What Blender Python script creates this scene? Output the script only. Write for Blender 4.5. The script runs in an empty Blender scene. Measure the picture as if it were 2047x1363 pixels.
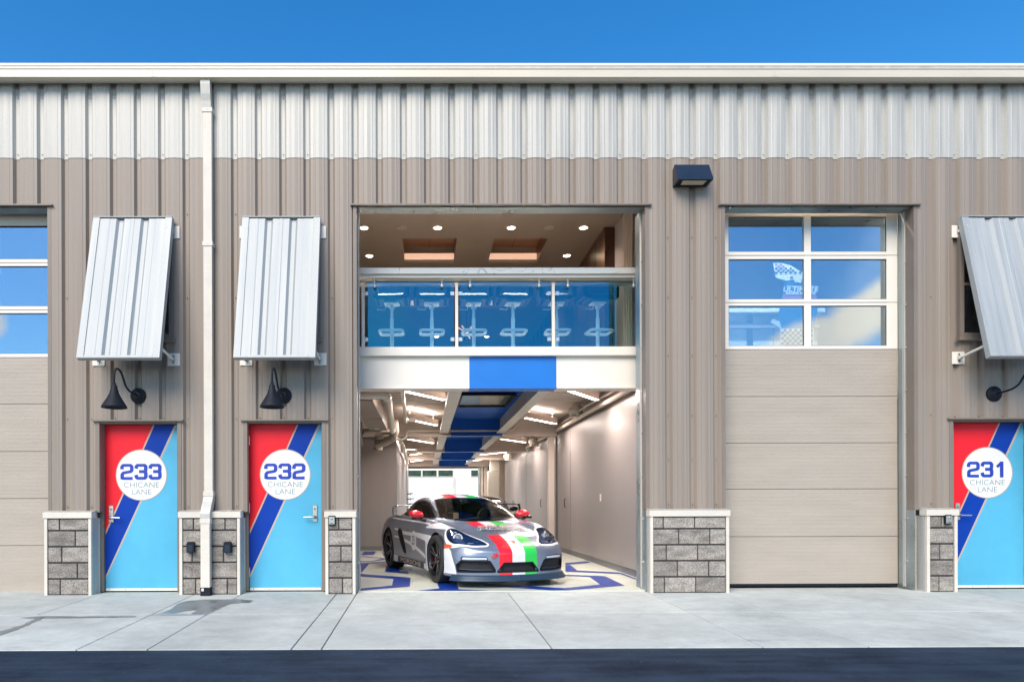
import bpy, math, random
import numpy as np
from mathutils import Vector, Matrix
R = math.radians
random.seed(7)
SC = bpy.context.scene
COL = SC.collection

# ------------------------------------------------------------------ camera
FPX, VX, HY, CAMH, D0 = 1350.0, 848.0, 1006.0, 1.096, 8.57
cam = bpy.data.cameras.new('camera')
camo = bpy.data.objects.new('camera', cam)
COL.objects.link(camo)
cam.sensor_width = 36.0
cam.lens = 36.0 * FPX / 2047.0
cam.shift_x = (1023.5 - VX - 6.75) / 2047.0
cam.shift_y = (HY + 2.0 - 681.5) / 2047.0
cam.clip_start = 0.05
cam.clip_end = 2000
camo.location = (0, -D0, CAMH)
camo.rotation_euler = (R(90), 0.0030, -0.0050)
SC.camera = camo

# ------------------------------------------------------------------ light
SUN_EL, SUN_AZ = 42.0, 203.0      # azimuth from +Y clockwise: behind the camera, a little to the left
sd = Vector((math.sin(R(SUN_AZ)) * math.cos(R(SUN_EL)), math.cos(R(SUN_AZ)) * math.cos(R(SUN_EL)), math.sin(R(SUN_EL))))
sun = bpy.data.lights.new('sun', 'SUN')
sun.energy = 2.75
sun.angle = R(38)
sun.color = (1.0, 0.90, 0.76)
suno = bpy.data.objects.new('sun', sun)
COL.objects.link(suno)
suno.rotation_euler = (-sd).to_track_quat('-Z', 'Y').to_euler()
suno.location = (0, -20, 30)

world = bpy.data.worlds.new('World')
SC.world = world
world.use_nodes = True
nt = world.node_tree
nt.nodes.clear()
wo = nt.nodes.new('ShaderNodeOutputWorld')
bg = nt.nodes.new('ShaderNodeBackground')
sky = nt.nodes.new('ShaderNodeTexSky')
sky.sky_type = 'NISHITA'
sky.sun_disc = False
sky.sun_elevation = R(SUN_EL)
sky.sun_rotation = R(SUN_AZ)
sky.air_density = 1.0
sky.dust_density = 0.3
sky.ozone_density = 3.0
bg.inputs['Strength'].default_value = 0.105
tc = nt.nodes.new('ShaderNodeTexCoord')
# a few cumulus clouds, standing in the sky behind the viewer (seen in the window reflections)
def W(kind, **kw):
    q = nt.nodes.new(kind)
    for a_, b_ in kw.items(): setattr(q, a_, b_)
    return q
nz = W('ShaderNodeTexNoise'); nz.inputs['Scale'].default_value = 5.5; nz.inputs['Detail'].default_value = 7; nz.inputs['Roughness'].default_value = 0.55
nt.links.new(tc.outputs['Generated'], nz.inputs['Vector'])
cloud = None
for (cx_, cy_, cz_, sx0, sy0, sz0, tilt, str_) in ((.545, -.805, .235, 13, 13, 30.0, 38, 1.0), (.500, -.835, .208, 14.0, 14.0, 40.0, 12, .9), (-.085, -.96, .255, 20.0, 20.0, 26.0, 10, .12), (-.54, -.81, .225, 36, 36, 46, 5, .8), (.0, -.80, .60, 3.5, 3.5, 6, 20, .8), (-.75, -.5, .45, 4, 4, 7, 20, .8)):
    s1 = W('ShaderNodeVectorMath', operation='SUBTRACT'); s1.inputs[1].default_value = (cx_, cy_, cz_); nt.links.new(tc.outputs['Generated'], s1.inputs[0])
    m1 = W('ShaderNodeMapping'); m1.inputs['Rotation'].default_value = (0, R(tilt), 0); nt.links.new(s1.outputs[0], m1.inputs['Vector'])
    m2 = W('ShaderNodeVectorMath', operation='MULTIPLY'); m2.inputs[1].default_value = (sx0, sy0, sz0); nt.links.new(m1.outputs[0], m2.inputs[0])
    ln_ = W('ShaderNodeVectorMath', operation='LENGTH'); nt.links.new(m2.outputs[0], ln_.inputs[0])
    ma = W('ShaderNodeMath', operation='MULTIPLY_ADD'); ma.inputs[1].default_value = 2.2; nt.links.new(nz.outputs['Fac'], ma.inputs[0]); nt.links.new(ln_.outputs['Value'], ma.inputs[2])
    r1 = W('ShaderNodeMapRange'); r1.interpolation_type = 'SMOOTHSTEP'; r1.inputs['From Min'].default_value = 2.30; r1.inputs['From Max'].default_value = 1.75; r1.inputs['To Max'].default_value = str_
    nt.links.new(ma.outputs[0], r1.inputs['Value'])
    if cloud is None: cloud = r1.outputs['Result']
    else:
        mm = W('ShaderNodeMath', operation='MAXIMUM'); nt.links.new(cloud, mm.inputs[0]); nt.links.new(r1.outputs['Result'], mm.inputs[1]); cloud = mm.outputs[0]
mx = nt.nodes.new('ShaderNodeMix'); mx.data_type = 'RGBA'
mx.inputs[7].default_value = (13.0, 10.0, 8.0, 1)
hs = nt.nodes.new('ShaderNodeHueSaturation'); hs.inputs['Saturation'].default_value = 1.36; hs.inputs['Hue'].default_value = 0.499; hs.inputs['Value'].default_value = 1.42
L = nt.links.new
L(sky.outputs['Color'], hs.inputs['Color']); L(hs.outputs['Color'], mx.inputs[6]); L(cloud, mx.inputs[0])
L(mx.outputs[2], bg.inputs['Color']); L(bg.outputs[0], wo.inputs['Surface'])

SC.view_settings.view_transform = 'Standard'
SC.view_settings.look = 'None'
SC.view_settings.gamma = 1.0
SC.view_settings.exposure = 0.62
SC.cycles.use_denoising = True
SC.cycles.max_bounces = 8
SC.cycles.transparent_max_bounces = 12
SC.cycles.sample_clamp_indirect = 6
SC.cycles.caustics_reflective = False
SC.cycles.caustics_refractive = False

# ------------------------------------------------------------------ materials
def nodes(name):
    m = bpy.data.materials.new(name); m.use_nodes = True
    t = m.node_tree
    return m, t, t.nodes['Principled BSDF']

def pm(name, col, rough=0.5, metal=0.0, var=0.08, scale=(3, 3, 3), bump=0.0, bscale=40.0, bstretch=(1, 1, 1), coat=0.0, spec=0.5, var2=0.0, scale2=60.0, island=0.0, rvar=0.0):
    """principled material: base colour broken up by two noises, bump from a third"""
    m, t, b = nodes(name)
    n, l = t.nodes, t.links.new
    b.inputs['Roughness'].default_value = rough
    b.inputs['Metallic'].default_value = metal
    b.inputs['Coat Weight'].default_value = coat
    b.inputs['Coat Roughness'].default_value = 0.03
    b.inputs['Specular IOR Level'].default_value = spec
    tc = n.new('ShaderNodeTexCoord')
    mp = n.new('ShaderNodeMapping'); mp.inputs['Scale'].default_value = scale
    l(tc.outputs['Object'], mp.inputs['Vector'])
    nz = n.new('ShaderNodeTexNoise'); nz.inputs['Scale'].default_value = 1; nz.inputs['Detail'].default_value = 5
    l(mp.outputs['Vector'], nz.inputs['Vector'])
    mr = n.new('ShaderNodeMapRange'); mr.inputs['From Min'].default_value = 0.3; mr.inputs['From Max'].default_value = 0.7
    mr.inputs['To Min'].default_value = 1 - var; mr.inputs['To Max'].default_value = 1 + var
    l(nz.outputs['Fac'], mr.inputs['Value'])
    fac = mr.outputs['Result']
    def mul(a, bb):
        q = n.new('ShaderNodeMath'); q.operation = 'MULTIPLY'; l(a, q.inputs[0]); l(bb, q.inputs[1]); return q.outputs[0]
    if var2:
        n2 = n.new('ShaderNodeTexNoise'); n2.inputs['Scale'].default_value = scale2; n2.inputs['Detail'].default_value = 3
        l(tc.outputs['Object'], n2.inputs['Vector'])
        m2 = n.new('ShaderNodeMapRange'); m2.inputs['From Min'].default_value = 0.3; m2.inputs['From Max'].default_value = 0.7
        m2.inputs['To Min'].default_value = 1 - var2; m2.inputs['To Max'].default_value = 1 + var2
        l(n2.outputs['Fac'], m2.inputs['Value']); fac = mul(fac, m2.outputs['Result'])
    if island:
        g = n.new('ShaderNodeNewGeometry')
        m3 = n.new('ShaderNodeMapRange'); m3.inputs['To Min'].default_value = 1 - island; m3.inputs['To Max'].default_value = 1 + island
        l(g.outputs['Random Per Island'], m3.inputs['Value']); fac = mul(fac, m3.outputs['Result'])
    vm = n.new('ShaderNodeVectorMath'); vm.operation = 'SCALE'
    vm.inputs[0].default_value = col[:3]
    l(fac, vm.inputs['Scale']); l(vm.outputs[0], b.inputs['Base Color'])
    if rvar:
        m4 = n.new('ShaderNodeMapRange'); m4.inputs['From Min'].default_value = 0.3; m4.inputs['From Max'].default_value = 0.7
        m4.inputs['To Min'].default_value = max(0.02, rough - rvar); m4.inputs['To Max'].default_value = min(1, rough + rvar)
        l(nz.outputs['Fac'], m4.inputs['Value']); l(m4.outputs['Result'], b.inputs['Roughness'])
    if bump:
        mb = n.new('ShaderNodeMapping'); mb.inputs['Scale'].default_value = bstretch
        l(tc.outputs['Object'], mb.inputs['Vector'])
        nb = n.new('ShaderNodeTexNoise'); nb.inputs['Scale'].default_value = bscale; nb.inputs['Detail'].default_value = 4
        l(mb.outputs['Vector'], nb.inputs['Vector'])
        bp = n.new('ShaderNodeBump'); bp.inputs['Strength'].default_value = bump; bp.inputs['Distance'].default_value = 0.01
        l(nb.outputs['Fac'], bp.inputs['Height']); l(bp.outputs['Normal'], b.inputs['Normal'])
    return m

def emit(name, col, s):
    m, t, b = nodes(name)
    b.inputs['Base Color'].default_value = (0.8, 0.8, 0.8, 1)
    b.inputs['Emission Color'].default_value = (*col, 1)
    b.inputs['Emission Strength'].default_value = s
    return m

def glass(name, tint, refl, rough=0.005, gcol=(1, 1, 1)):
    """coated pane: clear (tinted) behind a partly mirroring surface"""
    m = bpy.data.materials.new(name); m.use_nodes = True
    t = m.node_tree; n, l = t.nodes, t.links.new
    n.clear()
    o = n.new('ShaderNodeOutputMaterial'); tr = n.new('ShaderNodeBsdfTransparent'); gl = n.new('ShaderNodeBsdfGlossy')
    tr.inputs['Color'].default_value = (*tint, 1); gl.inputs['Roughness'].default_value = rough
    gl.inputs['Color'].default_value = (*gcol, 1)
    ms = n.new('ShaderNodeMixShader'); fw = n.new('ShaderNodeFresnel'); fw.inputs['IOR'].default_value = 1.45
    ma = n.new('ShaderNodeMath'); ma.operation = 'ADD'; ma.use_clamp = True; ma.inputs[1].default_value = refl
    l(fw.outputs[0], ma.inputs[0]); l(ma.outputs[0], ms.inputs[0])
    l(tr.outputs[0], ms.inputs[1]); l(gl.outputs[0], ms.inputs[2]); l(ms.outputs[0], o.inputs['Surface'])
    return m

M = {}
M['brown'] = pm('brown_painted_steel', (0.288, 0.238, 0.196), 0.5, 0, 0.09, (9, 9, 0.25), 0.12, 3.0, (3, 3, 0.4), rvar=0.08, var2=0.02)
M['brown_trim'] = pm('brown_trim_steel', (0.22, 0.178, 0.147), 0.45, 0, 0.06)
M['galv'] = pm('galvalume_sheet', (0.49, 0.478, 0.44), 0.5, 0.1, 0.13, (14, 14, 0.7), 0.25, 2.2, (4, 4, 0.7), var2=0.06, scale2=90, rvar=0.12)
M['galv2'] = pm('galvanised_flashing', (0.36, 0.42, 0.44), 0.38, 0.75, 0.16, (5, 5, 2), 0.1, 14, var2=0.12, scale2=70, rvar=0.15)
M['awning'] = pm('awning_sheet', (0.38, 0.405, 0.41), 0.5, 0.1, 0.12, (14, 2, 0.5), 0.12, 2.0, (5, 1, 1), var2=0.03, rvar=0.1)
M['cream'] = pm('cream_painted_trim', (0.66, 0.61, 0.53), 0.5, 0, 0.06, (2, 2, 4), var2=0.03, scale2=30)
M['gutter'] = pm('gutter_aluminium', (0.66, 0.60, 0.49), 0.42, 0.05, 0.08, (0.7, 3, 3), 0.05, 6, var2=0.03)
M['white'] = pm('white_paint', (0.82, 0.77, 0.69), 0.45, 0, 0.03)
M['block'] = pm('split_face_block', (0.30, 0.27, 0.24), 0.95, 0, 0.30, (5, 5, 14), 0.9, 95, var2=0.38, scale2=60, island=0.22, spec=.2)
M['mortar'] = pm('mortar_joint', (0.045, 0.043, 0.042), 0.95, 0, 0.2, bump=0.4)
M['black'] = pm('black_powder_coat', (0.009, 0.011, 0.018), 0.6, 0, 0.1, (8, 8, 8), spec=.25)
M['navy'] = pm('dark_bronze_housing', (0.010, 0.022, 0.045), 0.3, 0, 0.15, (8, 8, 8))
M['lens'] = pm('lamp_lens', (0.62, 0.55, 0.40), 0.35, 0, 0.1)
M['steel'] = pm('satin_steel', (0.62, 0.61, 0.60), 0.25, 0.9, 0.05)
M['chrome'] = pm('polished_steel', (0.86, 0.87, 0.88), 0.28, 0.6, 0.02)
M['dred'] = pm('door_red_vinyl', (0.80, 0.014, 0.028), 0.40, 0, 0.06, (1.5, 1.5, 1.5), 0.06, 5, spec=.25, rvar=.08)
M['dblue'] = pm('door_blue_vinyl', (0.002, 0.042, 0.34), 0.42, 0, 0.04, spec=.2)
M['dcyan'] = pm('door_light_blue_vinyl', (0.09, 0.42, 0.63), 0.38, 0, 0.07, (1.5, 1.5, 1.5), 0.06, 5, var2=.02, scale2=9, spec=.35, rvar=.1)
M['dtan'] = pm('door_tan_stripe', (0.52, 0.40, 0.30), 0.45, 0, 0.03)
M['dwhite'] = pm('door_number_white', (0.82, 0.80, 0.74), 0.45, 0, 0.02)
M['num'] = pm('number_blue', (0.015, 0.05, 0.42), 0.45, 0, 0.03)
M['txt'] = pm('street_name_teal', (0.16, 0.26, 0.32), 0.5, 0, 0.03)
M['panel'] = pm('overhead_door_panel', (0.42, 0.365, 0.305), 0.5, 0, 0.05, (1.2, 1.2, 7), 0.3, 60, (1, 1, 1), var2=0.03, scale2=120)
M['seam'] = pm('dark_seam', (0.05, 0.045, 0.04), 0.7)
M['dark'] = pm('dark_void', (0.012, 0.012, 0.014), 0.8)
M['glassdoor'] = glass('coated_window_glass', (0.68, 0.80, 0.86), 0.28, gcol=(0.72, 0.88, 0.97))
M['glassrail'] = glass('railing_glass', (0.80, 0.93, 0.96), 0.075, gcol=(0.05, 0.68, 0.95))
M['glasscar'] = glass('car_glass', (0.55, 0.66, 0.64), 0.06)
M['glasslamp'] = glass('headlight_glass', (0.86, 0.90, 0.95), 0.06)
M['int_wall'] = pm('taupe_wall_paint', (0.27, 0.24, 0.235), 0.42, 0, 0.05, (4, 2, 0.3), 0.05, 1.2, (6, 3, 0.4), rvar=0.03)
M['int_base'] = pm('grey_cove_base', (0.17, 0.17, 0.18), 0.5)
M['int_cream'] = pm('light_panel_paint', (0.56, 0.54, 0.48), 0.4, 0, 0.04)
M['steelpaint'] = pm('painted_ceiling_steel', (0.68, 0.59, 0.53), 0.5, 0, 0.06, (2, 2, 2))
M['ductm'] = pm('painted_duct', (0.33, 0.28, 0.24), 0.45, 0, 0.08)
M['beamsilver'] = pm('pale_beam_paint', (0.66, 0.64, 0.58), 0.45, 0, 0.06)
M['bluebeam'] = pm('blue_stripe_paint', (0.003, 0.17, 0.60), 0.42, 0, 0.05)
M['bluedeck'] = pm('blue_deck_paint', (0.008, 0.14, 0.62), 0.42, 0, 0.06)
M['ceil'] = pm('upper_ceiling_paint', (0.25, 0.215, 0.185), 0.6, 0, 0.04)
M['wood'] = pm('dark_wood', (0.06, 0.028, 0.016), 0.35, 0, 0.3, (1, 20, 1))
M['wood2'] = pm('walnut_panel', (0.20, 0.095, 0.05), 0.35, 0, 0.25, (1, 12, 1))
M['beige'] = pm('beige_wall', (0.40, 0.34, 0.28), 0.6, 0, 0.05, (5, 5, 0.4))
M['floorc'] = pm('cream_epoxy', (0.66, 0.69, 0.60), 0.28, 0, 0.10, (2, 2, 2), 0.03, 8, var2=0.05, scale2=14)
M['floorb'] = pm('blue_epoxy', (0.006, 0.045, 0.33), 0.3, 0, 0.10, (3, 3, 3), 0.03, 8, spec=.3)
M['far'] = pm('white_far_wall', (0.86, 0.86, 0.84), 0.7, 0, 0.03)
M['farwin'] = pm('far_window', (0.05, 0.085, 0.06), 0.12, 0, 0.5, (3, 3, 3))
M['strip'] = emit('led_strip', (1.0, 0.90, 0.82), 8.0)
M['spotlit'] = emit('downlight_lamp', (1.0, 0.74, 0.50), 22.0)
M['cove'] = emit('cove_glow', (1.0, 0.56, 0.36), 0.5)
M['fixture'] = pm('fixture_shell', (0.55, 0.46, 0.42), 0.45)
M['stoolm'] = pm('stool_metal', (0.93, 0.95, 0.94), 0.5, 0.0, 0.02)
M['seatm'] = pm('black_leather', (0.010, 0.012, 0.016), 0.4)
M['pipew'] = pm('white_pipe', (0.66, 0.62, 0.55), 0.4, 0, 0.06)

# concrete and asphalt, marble: their own node graphs
def concrete():
    m, t, b = nodes('broom_finished_concrete')
    n, l = t.nodes, t.links.new
    tc = n.new('ShaderNodeTexCoord')
    def noise(sc, st, det=5, ro=0.55):
        mp = n.new('ShaderNodeMapping'); mp.inputs['Scale'].default_value = st
        q = n.new('ShaderNodeTexNoise'); q.inputs['Scale'].default_value = sc; q.inputs['Detail'].default_value = det; q.inputs['Roughness'].default_value = ro
        l(tc.outputs['Object'], mp.inputs['Vector']); l(mp.outputs['Vector'], q.inputs['Vector']); return q.outputs['Fac']
    a = noise(0.9, (1, 1, 1)); c = noise(5, (1, 1, 1), 6, 0.7); br = noise(70, (0.35, 4, 1), 3); sp = noise(55, (1, 1, 1), 2)
    g = n.new('ShaderNodeNewGeometry')
    def mr(x, lo, hi, f0=0.3, f1=0.7):
        q = n.new('ShaderNodeMapRange'); q.inputs['From Min'].default_value = f0; q.inputs['From Max'].default_value = f1
        q.inputs['To Min'].default_value = lo; q.inputs['To Max'].default_value = hi; l(x, q.inputs['Value']); return q.outputs['Result']
    def mul(x, y):
        q = n.new('ShaderNodeMath'); q.operation = 'MULTIPLY'; l(x, q.inputs[0]); l(y, q.inputs[1]); return q.outputs[0]
    f = mul(mul(mr(a, .80, 1.10), mr(c, .86, 1.09)), mul(mr(br, .94, 1.05), mr(g.outputs['Random Per Island'], .94, 1.06, 0, 1)))
    f = mul(f, mr(sp, 0.72, 1.0, 0.28, 0.34))
    st_ = noise(2.2, (0.6, 1.6, 1), 8, 0.75); f = mul(f, mr(st_, 0.74, 1.0, 0.30, 0.44))
    v = n.new('ShaderNodeVectorMath'); v.operation = 'SCALE'; v.inputs[0].default_value = (0.50, 0.53, 0.495)
    l(f, v.inputs['Scale']); l(v.outputs[0], b.inputs['Base Color'])
    b.inputs['Roughness'].default_value = 0.8
    bp = n.new('ShaderNodeBump'); bp.inputs['Strength'].default_value = 0.35; bp.inputs['Distance'].default_value = 0.004
    l(br, bp.inputs['Height']); l(bp.outputs[0], b.inputs['Normal'])
    return m
M['concrete'] = concrete()

def asphalt():
    m, t, b = nodes('sealed_asphalt')
    n, l = t.nodes, t.links.new
    tc = n.new('ShaderNodeTexCoord')
    n1 = n.new('ShaderNodeTexNoise'); n1.inputs['Scale'].default_value = 1.3; n1.inputs['Detail'].default_value = 7; n1.inputs['Roughness'].default_value = .65
    n2 = n.new('ShaderNodeTexNoise'); n2.inputs['Scale'].default_value = 48; n2.inputs['Detail'].default_value = 6; n2.inputs['Roughness'].default_value = .8
    vo = n.new('ShaderNodeTexVoronoi'); vo.inputs['Scale'].default_value = 14
    mpv = n.new('ShaderNodeMapping'); mpv.inputs['Scale'].default_value = (0.5, 4.0, 1); mpv.inputs['Rotation'].default_value = (0, 0, 0.25)
    n3 = n.new('ShaderNodeTexNoise'); n3.inputs['Scale'].default_value = 2.2; n3.inputs['Detail'].default_value = 3
    for q in (n1, n2, vo): l(tc.outputs['Object'], q.inputs['Vector'])
    l(tc.outputs['Object'], mpv.inputs['Vector']); l(mpv.outputs[0], n3.inputs['Vector'])
    cr = n.new('ShaderNodeValToRGB'); e = cr.color_ramp.elements
    e[0].position = 0.38; e[0].color = (0.008, 0.017, 0.034, 1); e[1].position = 0.62; e[1].color = (0.036, 0.060, 0.098, 1)
    ad = n.new('ShaderNodeMath'); ad.operation = 'MULTIPLY_ADD'; ad.inputs[1].default_value = 0.28
    n4 = n.new('ShaderNodeMath'); n4.operation = 'MULTIPLY_ADD'; n4.inputs[1].default_value = .8; l(n2.outputs['Fac'], n4.inputs[0]); l(n3.outputs['Fac'], n4.inputs[2]); l(n4.outputs[0], ad.inputs[0]);
    h = n.new('ShaderNodeMath'); h.operation = 'MULTIPLY'; h.inputs[1].default_value = 0.5; l(n1.outputs['Fac'], h.inputs[0]); l(h.outputs[0], ad.inputs[2])
    l(ad.outputs[0], cr.inputs['Fac'])
    sp = n.new('ShaderNodeValToRGB'); sp.color_ramp.elements[0].position = 0.035; sp.color_ramp.elements[0].color = (1, 1, 1, 1); sp.color_ramp.elements[1].position = 0.085; sp.color_ramp.elements[1].color = (0, 0, 0, 1)
    sxv = n.new('ShaderNodeSeparateXYZ'); l(vo.outputs['Color'], sxv.inputs[0]); th = n.new('ShaderNodeMath'); th.operation = 'LESS_THAN'; th.inputs[1].default_value = .78; l(sxv.outputs['X'], th.inputs[0])
    av = n.new('ShaderNodeMath'); av.operation = 'ADD'; l(vo.outputs['Distance'], av.inputs[0]); l(th.outputs[0], av.inputs[1]); l(av.outputs[0], sp.inputs['Fac'])
    mx = n.new('ShaderNodeMix'); mx.data_type = 'RGBA'; mx.inputs[7].default_value = (0.24, 0.25, 0.27, 1)
    l(sp.outputs['Color'], mx.inputs[0]); l(cr.outputs['Color'], mx.inputs[6]); l(mx.outputs[2], b.inputs['Base Color'])
    b.inputs['Roughness'].default_value = 0.85; b.inputs['Specular IOR Level'].default_value = 0.15
    bp = n.new('ShaderNodeBump'); bp.inputs['Strength'].default_value = 1.0; bp.inputs['Distance'].default_value = 0.012
    l(n2.outputs['Fac'], bp.inputs['Height']); l(bp.outputs[0], b.inputs['Normal'])
    return m
M['asphalt'] = asphalt()

def marble():
    m, t, b = nodes('white_marble')
    n, l = t.nodes, t.links.new
    tc = n.new('ShaderNodeTexCoord')
    nz = n.new('ShaderNodeTexNoise'); nz.inputs['Scale'].default_value = 1.7; nz.inputs['Detail'].default_value = 6; nz.inputs['Distortion'].default_value = 1.2
    l(tc.outputs['Object'], nz.inputs['Vector'])
    cr = n.new('ShaderNodeValToRGB'); e = cr.color_ramp.elements
    e[0].position = .492; e[0].color = (.90, .86, .78, 1); e[1].position = .508; e[1].color = (.90, .86, .78, 1)
    k = cr.color_ramp.elements.new(.5); k.color = (.55, .53, .50, 1)
    l(nz.outputs['Fac'], cr.inputs['Fac']); l(cr.outputs['Color'], b.inputs['Base Color'])
    b.inputs['Roughness'].default_value = .2
    return m
M['marble'] = marble()

# ------------------------------------------------------------------ mesh helpers
class MB:
    def __init__(s): s.v = []; s.f = []; s.mi = []; s.ms = []; s.smooth = []
    def _m(s, m):
        if m not in s.ms: s.ms.append(m)
        return s.ms.index(m)
    def add(s, v, f, m, sm=False):
        o = len(s.v); s.v += [tuple(p) for p in v]; k = s._m(m)
        for q in f: s.f.append([i + o for i in q]); s.mi.append(k); s.smooth.append(sm)
    def box(s, x0, x1, y0, y1, z0, z1, m):
        x0, x1 = sorted((x0, x1)); y0, y1 = sorted((y0, y1)); z0, z1 = sorted((z0, z1))
        v = [(x, y, z) for z in (z0, z1) for y in (y0, y1) for x in (x0, x1)]
        s.add(v, [(0, 2, 3, 1), (4, 5, 7, 6), (0, 1, 5, 4), (2, 6, 7, 3), (0, 4, 6, 2), (1, 3, 7, 5)], m)
    def bbox(s, x0, x1, y0, y1, z0, z1, m, b=0.006):
        """box with chamfered edges"""
        x0, x1 = sorted((x0, x1)); y0, y1 = sorted((y0, y1)); z0, z1 = sorted((z0, z1))
        b = min(b, (x1 - x0) / 2.2, (y1 - y0) / 2.2, (z1 - z0) / 2.2)
        lo, hi = (x0, y0, z0), (x1, y1, z1)
        idx = {}; V = []
        for c in [(i, j, k) for i in (0, 1) for j in (0, 1) for k in (0, 1)]:
            for a in range(3):
                p = [(hi if c[q] else lo)[q] + (0 if q == a else (-b if c[q] else b)) for q in range(3)]
                idx[c, a] = len(V); V.append(tuple(p))
        F = []
        for a in range(3):
            u, w = [q for q in range(3) if q != a]
            for sgn in (0, 1):
                q = []
                for (cu, cw) in ((0, 0), (1, 0), (1, 1), (0, 1)):
                    c = [0, 0, 0]; c[a] = sgn; c[u] = cu; c[w] = cw; q.append(idx[tuple(c), a])
                flip = (sgn == 0) != (a == 1)
                F.append(q[::-1] if flip else q)
        for a in range(3):
            u, w = [q for q in range(3) if q != a]
            for cu in (0, 1):
                for cw in (0, 1):
                    c0 = [0, 0, 0]; c0[u] = cu; c0[w] = cw; c1 = list(c0); c1[a] = 1
                    c0, c1 = tuple(c0), tuple(c1)
                    q = [idx[c0, u], idx[c1, u], idx[c1, w], idx[c0, w]]
                    flip = (cu == cw) != (a == 1)
                    F.append(q if flip else q[::-1])
        for c in [(i, j, k) for i in (0, 1) for j in (0, 1) for k in (0, 1)]:
            q = [idx[c, 0], idx[c, 1], idx[c, 2]]
            F.append(q if sum(c) % 2 else q[::-1])
        s.add(V, F, m)
    def quad(s, a, b, c, d, m): s.add([a, b, c, d], [(0, 1, 2, 3)], m)
    def prism(s, poly, axis, a, b, m):
        """extrude a 2-D polygon along axis (0 x, 1 y, 2 z) from a to b"""
        def P(p, t):
            return {0: (t, p[0], p[1]), 1: (p[0], t, p[1]), 2: (p[0], p[1], t)}[axis]
        n = len(poly)
        ar = sum(poly[i][0] * poly[(i + 1) % n][1] - poly[(i + 1) % n][0] * poly[i][1] for i in range(n))
        if ar < 0: poly = poly[::-1]
        if a > b: a, b = b, a
        v = [P(p, a) for p in poly] + [P(p, b) for p in poly]
        F = [tuple(range(n))[::-1], tuple(range(n, 2 * n))] + [(i, (i + 1) % n, (i + 1) % n + n, i + n) for i in range(n)]
        if axis == 1: F = [q[::-1] for q in F]
        s.add(v, F, m)
    def tube(s, pts, r, m, seg=12, cap=True, sm=True):
        pts = [Vector(p) for p in pts]; n = len(pts)
        rr = r if isinstance(r, (list, tuple)) else [r] * n
        T = []
        for i in range(n):
            d = (pts[min(i + 1, n - 1)] - pts[max(i - 1, 0)])
            T.append(d.normalized() if d.length > 1e-9 else (T[-1] if T else Vector((0, 0, 1))))
        up = Vector((0, 0, 1)) if abs(T[0].z) < .9 else Vector((1, 0, 0))
        N = T[0].cross(up).normalized(); v = []; f = []
        for i in range(n):
            N = (N - T[i] * N.dot(T[i])).normalized(); B = T[i].cross(N)
            for k in range(seg):
                a = 2 * math.pi * k / seg
                v.append(tuple(pts[i] + (N * math.cos(a) + B * math.sin(a)) * rr[i]))
        for i in range(n - 1):
            for k in range(seg):
                k2 = (k + 1) % seg
                f.append((i * seg + k, i * seg + k2, (i + 1) * seg + k2, (i + 1) * seg + k))
        s.add(v, f, m, sm)
        if cap:
            s.add(v[:seg], [tuple(range(seg))[::-1]], m); s.add(v[-seg:], [tuple(range(seg))], m)
    def lathe(s, prof, c, axis, m, seg=32, sm=True, a0=0.0, a1=2 * math.pi):
        """prof: (radius, height) along axis from point c"""
        v = []; n = len(prof); full = abs(a1 - a0 - 2 * math.pi) < 1e-6
        ns = seg if full else seg + 1
        for (r, h) in prof:
            for k in range(ns):
                a = a0 + (a1 - a0) * k / seg
                ca, sa = r * math.cos(a), r * math.sin(a)
                v.append({2: (c[0] + ca, c[1] + sa, c[2] + h), 1: (c[0] + sa, c[1] + h, c[2] + ca), 0: (c[0] + h, c[1] + ca, c[2] + sa)}[axis])
        f = []
        for i in range(n - 1):
            for k in range(seg):
                k2 = (k + 1) % ns
                f.append((i * ns + k, i * ns + k2, (i + 1) * ns + k2, (i + 1) * ns + k))
        s.add(v, f, m, sm)
    def xf(s, mat):
        s.v = [tuple(mat @ Vector(p)) for p in s.v]; return s
    def build(s, name, parent=None, loc=None):
        me = bpy.data.meshes.new(name)
        me.from_pydata(s.v, [], s.f)
        for q in s.ms: me.materials.append(M[q] if isinstance(q, str) else q)
        me.polygons.foreach_set('material_index', s.mi)
        me.polygons.foreach_set('use_smooth', s.smooth)
        me.update()
        o = bpy.data.objects.new(name, me); COL.objects.link(o)
        if parent is not None: o.parent = parent
        if loc is not None: o.location = loc
        return o

def tag(o, label=None, cat=None, group=None, kind=None):
    if label: o['label'] = label
    if cat: o['category'] = cat
    if group: o['group'] = group
    if kind: o['kind'] = kind
    return o
def empty(name, loc=(0, 0, 0), rz=0.0):
    o = bpy.data.objects.new(name, None); COL.objects.link(o); o.location = loc; o.rotation_euler = (0, 0, rz)
    o.empty_display_size = 0.1
    return o
def kids(o): return [c for c in bpy.data.objects if c.parent == o]
def dup(o, parent=None):
    c = o.copy(); COL.objects.link(c); c.parent = parent
    for k in kids(o): dup(k, c)
    return c
def UX(px):                        # the photograph is turned and tipped by a fraction of a degree
    u = px - VX; return u + .0050 * u * u / FPX
def VY(py, px): return py + (px - VX) * (.0030 + .0050 * (py - HY) / FPX)
def FX(px, y=0.0): return UX(px) * (D0 + y) / FPX
def FZ(py, y=0.0, px=848.0): return CAMH - (VY(py, px) - HY) * (D0 + y) / FPX

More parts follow.
